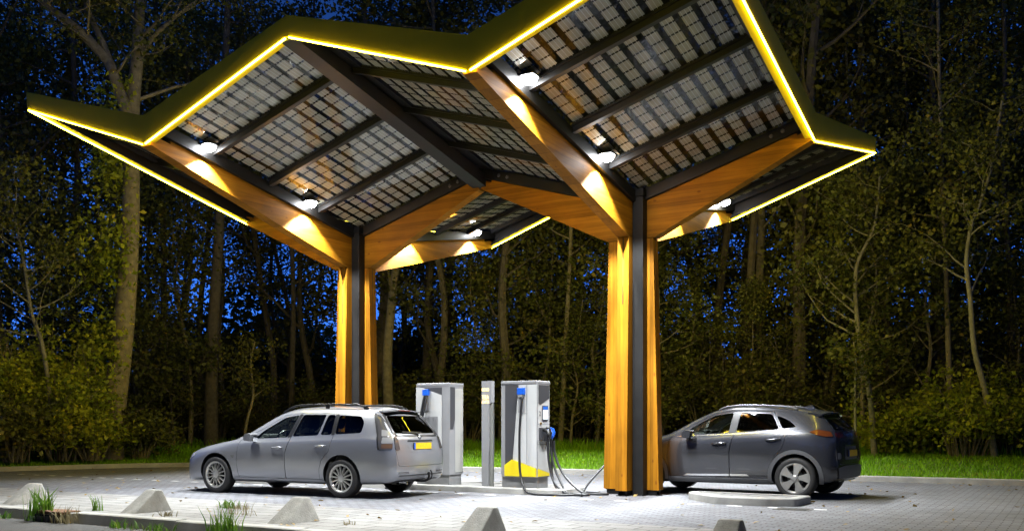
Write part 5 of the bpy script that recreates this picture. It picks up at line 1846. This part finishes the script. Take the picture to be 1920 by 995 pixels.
# the big tree on the left, forking high up
o, tr = path_px([(207, 842), (214, 760), (227, 660), (238, 540), (245, 420), (247, 300), (249, 200), (257, 110), (262, 10), (268, -90), (280, -200)], 27.0)
L_ = lambda pts: path_px([(0, 0)] + pts, 27.0)[1]
def limb(pts, d=27.0, dd=0.0):
    return [at(px, py, d + dd * i) - o for i, (px, py) in enumerate(pts)]
HERO = make_tree("forked_tree", o, random.Random(7), tr, .37, .10, BARK, LEAF_M, .62, 16, 3.0, .6, 62, .34, .125, 3,
                 "big forked tree with a leaning pale trunk behind the roof's far end",
                 extra=[(limb([(246, 290), (236, 205), (206, 120), (160, 65), (100, 20), (40, -30), (-20, -70)], 27, -.15), .20, .05, 10, 2.4),
                        (limb([(212, 135), (192, 80), (165, 20), (148, -40), (135, -120)], 26.6, .2), .12, .04, 8, 2.2),
                        (limb([(255, 120), (285, 70), (330, 30), (380, 0), (430, -30)], 27, .2), .09, .03, 7, 2.2)], sides=14)
# ivy and side shoots on the big trunk
rr = random.Random(9)
iv = []
for k in range(5200):
    i = rr.uniform(1.6, 6.4)
    a, b = tr[int(i)], tr[int(i) + 1]
    c = a.lerp(b, i - int(i))
    ang = rr.uniform(2.2, 5.6)
    rad = abs(rr.gauss(.45, .28)) * (1.25 if i < 4.6 else .8)
    side = CR * (math.cos(ang) * rad * 1.25 - .30) + CU * (math.sin(ang) * rad)
    if math.sin(i * 4.0) + rr.gauss(0, .5) < -.35: continue
    iv.append((c.x + side.x, c.y + side.y, c.z + rr.gauss(0, .2)))
leaf_cards("ivy", np.array(iv), .15, LEAF_L, 5, .2, HERO)

HEROES = [
    ("slim_tree", [(1640, 825), (1632, 750), (1614, 655), (1604, 560), (1606, 500), (1618, 470), (1640, 420), (1650, 330)], 25.0, .085, .03, BARK_P, "thin pale crooked trunk just right of the dark car's tail"),
    ("slim_tree", [(1866, 812), (1848, 740), (1827, 655), (1819, 560), (1812, 490), (1822, 420), (1838, 380), (1862, 300), (1880, 180)], 23.5, .085, .03, BARK_P, "thin pale trunk leaning left above the bright bush"),
    ("slim_tree", [(1784, 770), (1778, 650), (1774, 520), (1769, 400), (1764, 250), (1760, 90), (1758, -60)], 26.0, .085, .04, BARK, "straight slender trunk rising out of the bright bush"),
    ("slim_tree", [(1548, 790), (1566, 680), (1574, 560), (1580, 440), (1587, 330), (1590, 200), (1585, 60)], 30.0, .075, .03, BARK, "thin dark trunk leaning right above the dark car's roof"),
    ("slim_tree", [(1424, 775), (1422, 660), (1424, 540), (1428, 420), (1430, 290), (1432, 120), (1434, -60)], 31.0, .17, .08, BARK, "thick straight trunk above the dark car's front window"),
    ("slim_tree", [(1722, 800), (1720, 650), (1714, 500), (1706, 360), (1700, 210), (1694, 60)], 31.0, .085, .03, BARK_D, "slim dark trunk between the crooked tree and the bright bush"),
    ("slim_tree", [(1604, 815), (1603, 740), (1605, 680), (1600, 640)], 24.0, .04, .02, BARK_P, "short sapling close behind the dark car's tail"),
    ("slim_tree", [(1470, 790), (1476, 680), (1474, 590), (1480, 520)], 30.0, .05, .02, BARK, "short thin sapling behind the dark car's rear window"),
    ("slim_tree", [(734, 790), (726, 690), (733, 580), (741, 500), (744, 420), (740, 300), (745, 150)], 33.0, .20, .09, BARK, "leaning trunk seen close right of the left column"),
    ("slim_tree", [(800, 800), (801, 690), (803, 580), (806, 460), (808, 300), (806, 120)], 37.0, .24, .1, BARK_D, "broad dark trunk above the left charger"),
    ("slim_tree", [(1050, 790), (1058, 690), (1064, 580), (1069, 480), (1072, 380), (1078, 240), (1080, 80)], 31.0, .095, .04, BARK, "thin lit trunk above the right charger"),
    ("slim_tree", [(1120, 800), (1116, 700), (1122, 600), (1116, 520), (1124, 430)], 33.0, .06, .03, BARK_D, "thin dark trunk just left of the right column"),
    ("slim_tree", [(396, 830), (396, 740), (399, 620), (408, 480), (414, 360), (420, 240), (424, 80), (430, -60)], 33.0, .26, .10, BARK_D, "straight brown trunk behind the silver car's bonnet"),
    ("slim_tree", [(310, 830), (308, 690), (307, 560), (306, 440), (300, 300), (296, 120), (290, -60)], 38.0, .15, .08, BARK_D, "dark trunk standing right of the big forked tree"),
    ("slim_tree", [(545, 800), (548, 680), (550, 560), (546, 440), (540, 300), (545, 130)], 37.0, .13, .06, BARK_D, "dark trunk seen left of the left column above the silver car"),
    ("slim_tree", [(455, 845), (463, 790), (475, 740), (470, 680), (478, 640)], 29.0, .05, .02, BARK, "bent thin sapling behind the silver car's bonnet"),
    ("slim_tree", [(92, 830), (94, 750), (78, 640), (60, 590), (46, 500), (30, 420), (10, 360)], 25.5, .07, .03, BARK_P, "thin leaning trunk among the yellow-green bushes on the far left"),
    ("slim_tree", [(1900, 800), (1896, 640), (1890, 480), (1880, 300), (1884, 120), (1880, -40)], 28.0, .11, .05, BARK_D, "dark trunk at the right edge behind the bright bush"),
]
for k, (nm, pts, dep, r0, r1, bark, lab) in enumerate(HEROES):
    o, tr = path_px(pts, dep, .35)
    top = tr[-1].z
    small = top < 6
    make_tree(nm, o, random.Random(100 + k), tr, r0, r1, bark, LEAF_M if dep < 28 else LEAF_D, .45 if small else .42, 10 if small else 19, 1.0 if small else 2.1, .45, 26 if small else 60, .22 if small else .34, .12, 200 + k, lab, sides=9, gap=.15)

# tall trees of the wood: a few kinds, each copied
PROTO = []
for k in range(6):
    r_ = random.Random(500 + k)
    H = r_.uniform(17, 22)
    tr = [Vector((0, 0, -.2))]
    x = y = 0.0
    for i in range(1, 9):
        x += r_.gauss(0, .22); y += r_.gauss(0, .22)
        tr.append(Vector((x, y, H * i / 8)))
    t = make_tree("wood_tree", (0, 0, 0), r_, tr, r_.uniform(.12, .22), .04, BARK_D, (LEAF_D, LEAF_D, LEAF_M)[k % 3], .16 if k % 2 else .30, 27, 3.1, .4, 74, .40, .165, 600 + k,
                  "tall dark leafy tree standing in the dense wood behind the canopy", "trees of the dense wood", sides=7, gap=.12, sub=4)
    PROTO.append(t)
def cam_xy(lat, dep):
    p = Vector(CAM) + CU * dep + CR * lat
    return p.x, p.y
placed = []
r_ = random.Random(77)
for dep0, dep1, num, gap in ((28.5, 33, 16, 2.0), (33, 40, 30, 2.0), (40, 50, 24, 2.2), (50, 64, 16, 2.8)):
    tries = 0; c = 0
    while c < num and tries < 4000:
        tries += 1
        dep = r_.uniform(dep0, dep1)
        lat = r_.uniform(-.60, .60) * dep
        if any((lat - a) ** 2 + (dep - b) ** 2 < gap * gap for a, b in placed): continue
        X, Y = cam_xy(lat, dep)
        if Y < 11.5 and X > -22: continue
        placed.append((lat, dep)); c += 1
        i = len(placed) - 1
        o = PROTO[i] if i < len(PROTO) else copy_tree(PROTO[r_.randrange(len(PROTO))])
        o.location = (X, Y, .35)
        o.rotation_euler = (0, 0, r_.uniform(0, 6.28))
        s = r_.uniform(.85, 1.2)
        o.scale = (s, s, s * r_.uniform(.9, 1.15))

# young trees that fill the face of the wood
YP = []
for k in range(4):
    r_ = random.Random(1500 + k)
    H = r_.uniform(6.0, 9.0)
    x = y = 0.0
    tr = [Vector((0, 0, -.2))]
    for i in range(1, 6):
        x += r_.gauss(0, .16); y += r_.gauss(0, .16)
        tr.append(Vector((x, y, H * i / 5)))
    YP.append(make_tree("young_tree", (0, 0, 0), r_, tr, .075, .02, BARK, LEAF_M, .12, 24, 2.0, .5, 60, .30, .125, 1600 + k,
              "young leafy tree filling the face of the wood", "young trees along the edge of the wood", sides=6, gap=.1))
r_ = random.Random(58)
yi = 0
for q in range(30):
    for _ in range(80):
        dep = r_.uniform(27.0, 33.5)
        lat = (-.56 + 1.12 * (q + r_.random()) / 30) * dep
        X, Y = cam_xy(lat, dep)
        if Y > 12.6 or (X < -20 and Y > 5.2): break
    else:
        continue
    o = YP[yi] if yi < 4 else copy_tree(YP[r_.randrange(4)])
    yi += 1
    s = r_.uniform(.65, 1.25)
    o.location = (X, Y, .4); o.rotation_euler = (0, 0, r_.uniform(0, 6.28)); o.scale = (s, s, s)

# bushes along the edge of the wood
def bush(name, loc, r_, W, H, n_stem, leaf_n, size, mat, seed, label, group=None, twig=BARK_D):
    t = empty(name, loc)
    tag(t, label, "bush", group)
    mb = MB(); lv = []
    for k in range(n_stem):
        a = r_.uniform(0, 6.28); q = r_.uniform(.2, 1)
        bx, by = math.cos(a) * W * .25 * q, math.sin(a) * W * .25 * q
        tip = Vector((math.cos(a) * W * q * .8, math.sin(a) * W * q * .8, H * r_.uniform(.5, 1.0) * (1.08 - .35 * q)))
        mid = Vector((bx, by, 0)).lerp(tip, .5) + Vector((r_.gauss(0, .12), r_.gauss(0, .12), .12 * H))
        P = [Vector((bx, by, -.1)), mid, tip]
        mb.tube(spl(P, 3), list(np.linspace(.022, .005, 7)), 4, 0, False)
        for j in range(4):
            b = mid.lerp(tip, r_.uniform(-.4, .9))
            e = b + Vector((r_.gauss(0, .4), r_.gauss(0, .4), r_.gauss(.05, .25)))
            mb.tube([b, e], [.007, .003], 3, 0, False)
            for m in range(leaf_n):
                c = b.lerp(e, r_.uniform(.1, 1.15))
                lv.append((c.x + r_.gauss(0, .11), c.y + r_.gauss(0, .11), max(.05, c.z + r_.gauss(0, .11))))
    mb.build("stems", twig, t, fix=False)
    leaf_cards("foliage", np.array(lv), size, mat, seed, .3, t)
    return t
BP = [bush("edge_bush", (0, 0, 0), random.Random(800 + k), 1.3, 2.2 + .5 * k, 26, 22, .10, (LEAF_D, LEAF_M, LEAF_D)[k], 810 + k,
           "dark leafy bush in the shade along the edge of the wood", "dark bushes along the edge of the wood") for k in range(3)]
r_ = random.Random(31)
bi = 0
for dep0, dep1, num in ((26.5, 30, 26), (30, 36, 26), (36, 44, 24)):
    for q in range(num):
        for _ in range(60):
            dep = r_.uniform(dep0, dep1)
            lat = (-.58 + 1.16 * (q + r_.random()) / num) * dep
            X, Y = cam_xy(lat, dep)
            if Y > 12.3 or (X < -19 and Y > 5.5): break
        else:
            continue
        o = BP[bi] if bi < 3 else copy_tree(BP[r_.randrange(3)])
        bi += 1
        s = r_.uniform(.7, 1.35)
        o.location = (X, Y, .4); o.rotation_euler = (0, 0, r_.uniform(0, 6.28)); o.scale = (s * 1.15, s * 1.15, s)
# the lighter bushes: a thicket on the left, one big bush on the right
for k, (px, dep, W, H, lab) in enumerate((
        (8, 25.4, 1.5, 3.6, "tall yellow-green bush at the far left edge of the verge"),
        (62, 26.2, 1.5, 4.4, "tallest yellow-green bush of the thicket left of the big tree"),
        (118, 25.6, 1.4, 2.6, "low dense green bush in the thicket near the far left kerb"),
        (158, 26.4, 1.3, 3.3, "green bush touching the left side of the big forked trunk"),
        (30, 24.6, 1.2, 1.5, "low dark bush at the front of the far left thicket"),
        (172, 25.8, 1.0, 1.4, "low bush at the foot of the big forked trunk"),
        (262, 27.5, 1.1, 1.3, "low dim bush just right of the big forked trunk"),
        (1810, 24.0, 1.7, 2.5, "big bright leafy bush under the pale leaning trunk"),
        (1745, 25.0, 1.3, 2.0, "leafy bush left of the big bright bush"),
        (1895, 24.2, 1.4, 2.2, "bright bush cut off by the right edge"),
        (1660, 25.5, 1.0, 1.3, "low green bush beside the pale crooked trunk"))):
    p = at(px, 840, dep)
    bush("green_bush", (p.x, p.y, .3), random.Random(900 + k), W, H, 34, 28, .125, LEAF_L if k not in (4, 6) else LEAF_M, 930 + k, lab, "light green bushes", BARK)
# tall rough grass and brambles at the foot of the bushes
tag(blades("rough_grass", np.concatenate([verge_points(9000, s0, s1, 5.8, 8.2), verge_points(5000, cum[np.argmin(np.abs(Lk[:, 0] + 12) + np.abs(Lk[:, 1] - 4.5))], s1, 1.6, 3.2)]), .12, .38, .012, GRASS, .9, 77), kind="stuff")
P = []
for q in range(9000):
    dep = r_.uniform(26, 34)
    lat = r_.uniform(-.58, .58) * dep
    X, Y = cam_xy(lat, dep)
    if Y > 13.5 or (X < -19.5 and Y > 5.5): P.append((X, Y, .42 + abs(r_.gauss(0, .35))))
tag(leaf_cards("undergrowth", np.array(P), .16, LEAF_D, 66, .4), kind="stuff")
# the far wood that reads as one dark mass
P = []
rn = np.random.default_rng(12)
nn = 120000
dep = rn.uniform(48, 72, nn); lat = rn.uniform(-.62, .62, nn) * dep
z = rn.uniform(0, 1, nn) ** 1.1 * 7.8 * (.75 + .35 * np.sin(lat * .55) * np.sin(lat * .23 + 1))
base = np.array(CAM)
P = base[None, :2] + np.outer(dep, np.array(CU)[:2]) + np.outer(lat, np.array(CR)[:2])
tag(leaf_cards("far_wood", np.column_stack([P, z + .4]), .42, LEAF_D, 67, .1), kind="stuff")

# the wood on the other side of the road, which closes the sky behind the camera (seen in the car windows)
rn = np.random.default_rng(21)
nn = 90000
ang = rn.uniform(-2.75, 2.75, nn)
rad = rn.uniform(38, 60, nn)
back = -np.array(CU)[:2]; rightv = np.array(CR)[:2]
P = base[None, :2] + (np.cos(ang) * rad)[:, None] * back + (np.sin(ang) * rad)[:, None] * rightv
zz = rn.uniform(0, 1, nn) ** 1.1 * 24 * (.8 + .2 * np.sin(ang * 17) * np.sin(ang * 7.3))
keep = (P[:, 1] < -26) | (P[:, 0] > 26) | (P[:, 0] < -45) | (P[:, 1] > 16)
fw = ((P - base[None, :2]) @ np.array(CU)[:2], (P - base[None, :2]) @ rightv)
keep &= ~((fw[0] > 0) & (np.abs(fw[1]) < .66 * fw[0]))
tag(leaf_cards("opposite_wood", np.column_stack([P, zz])[keep], 1.1, LEAF_D, 68, .1), kind="stuff")
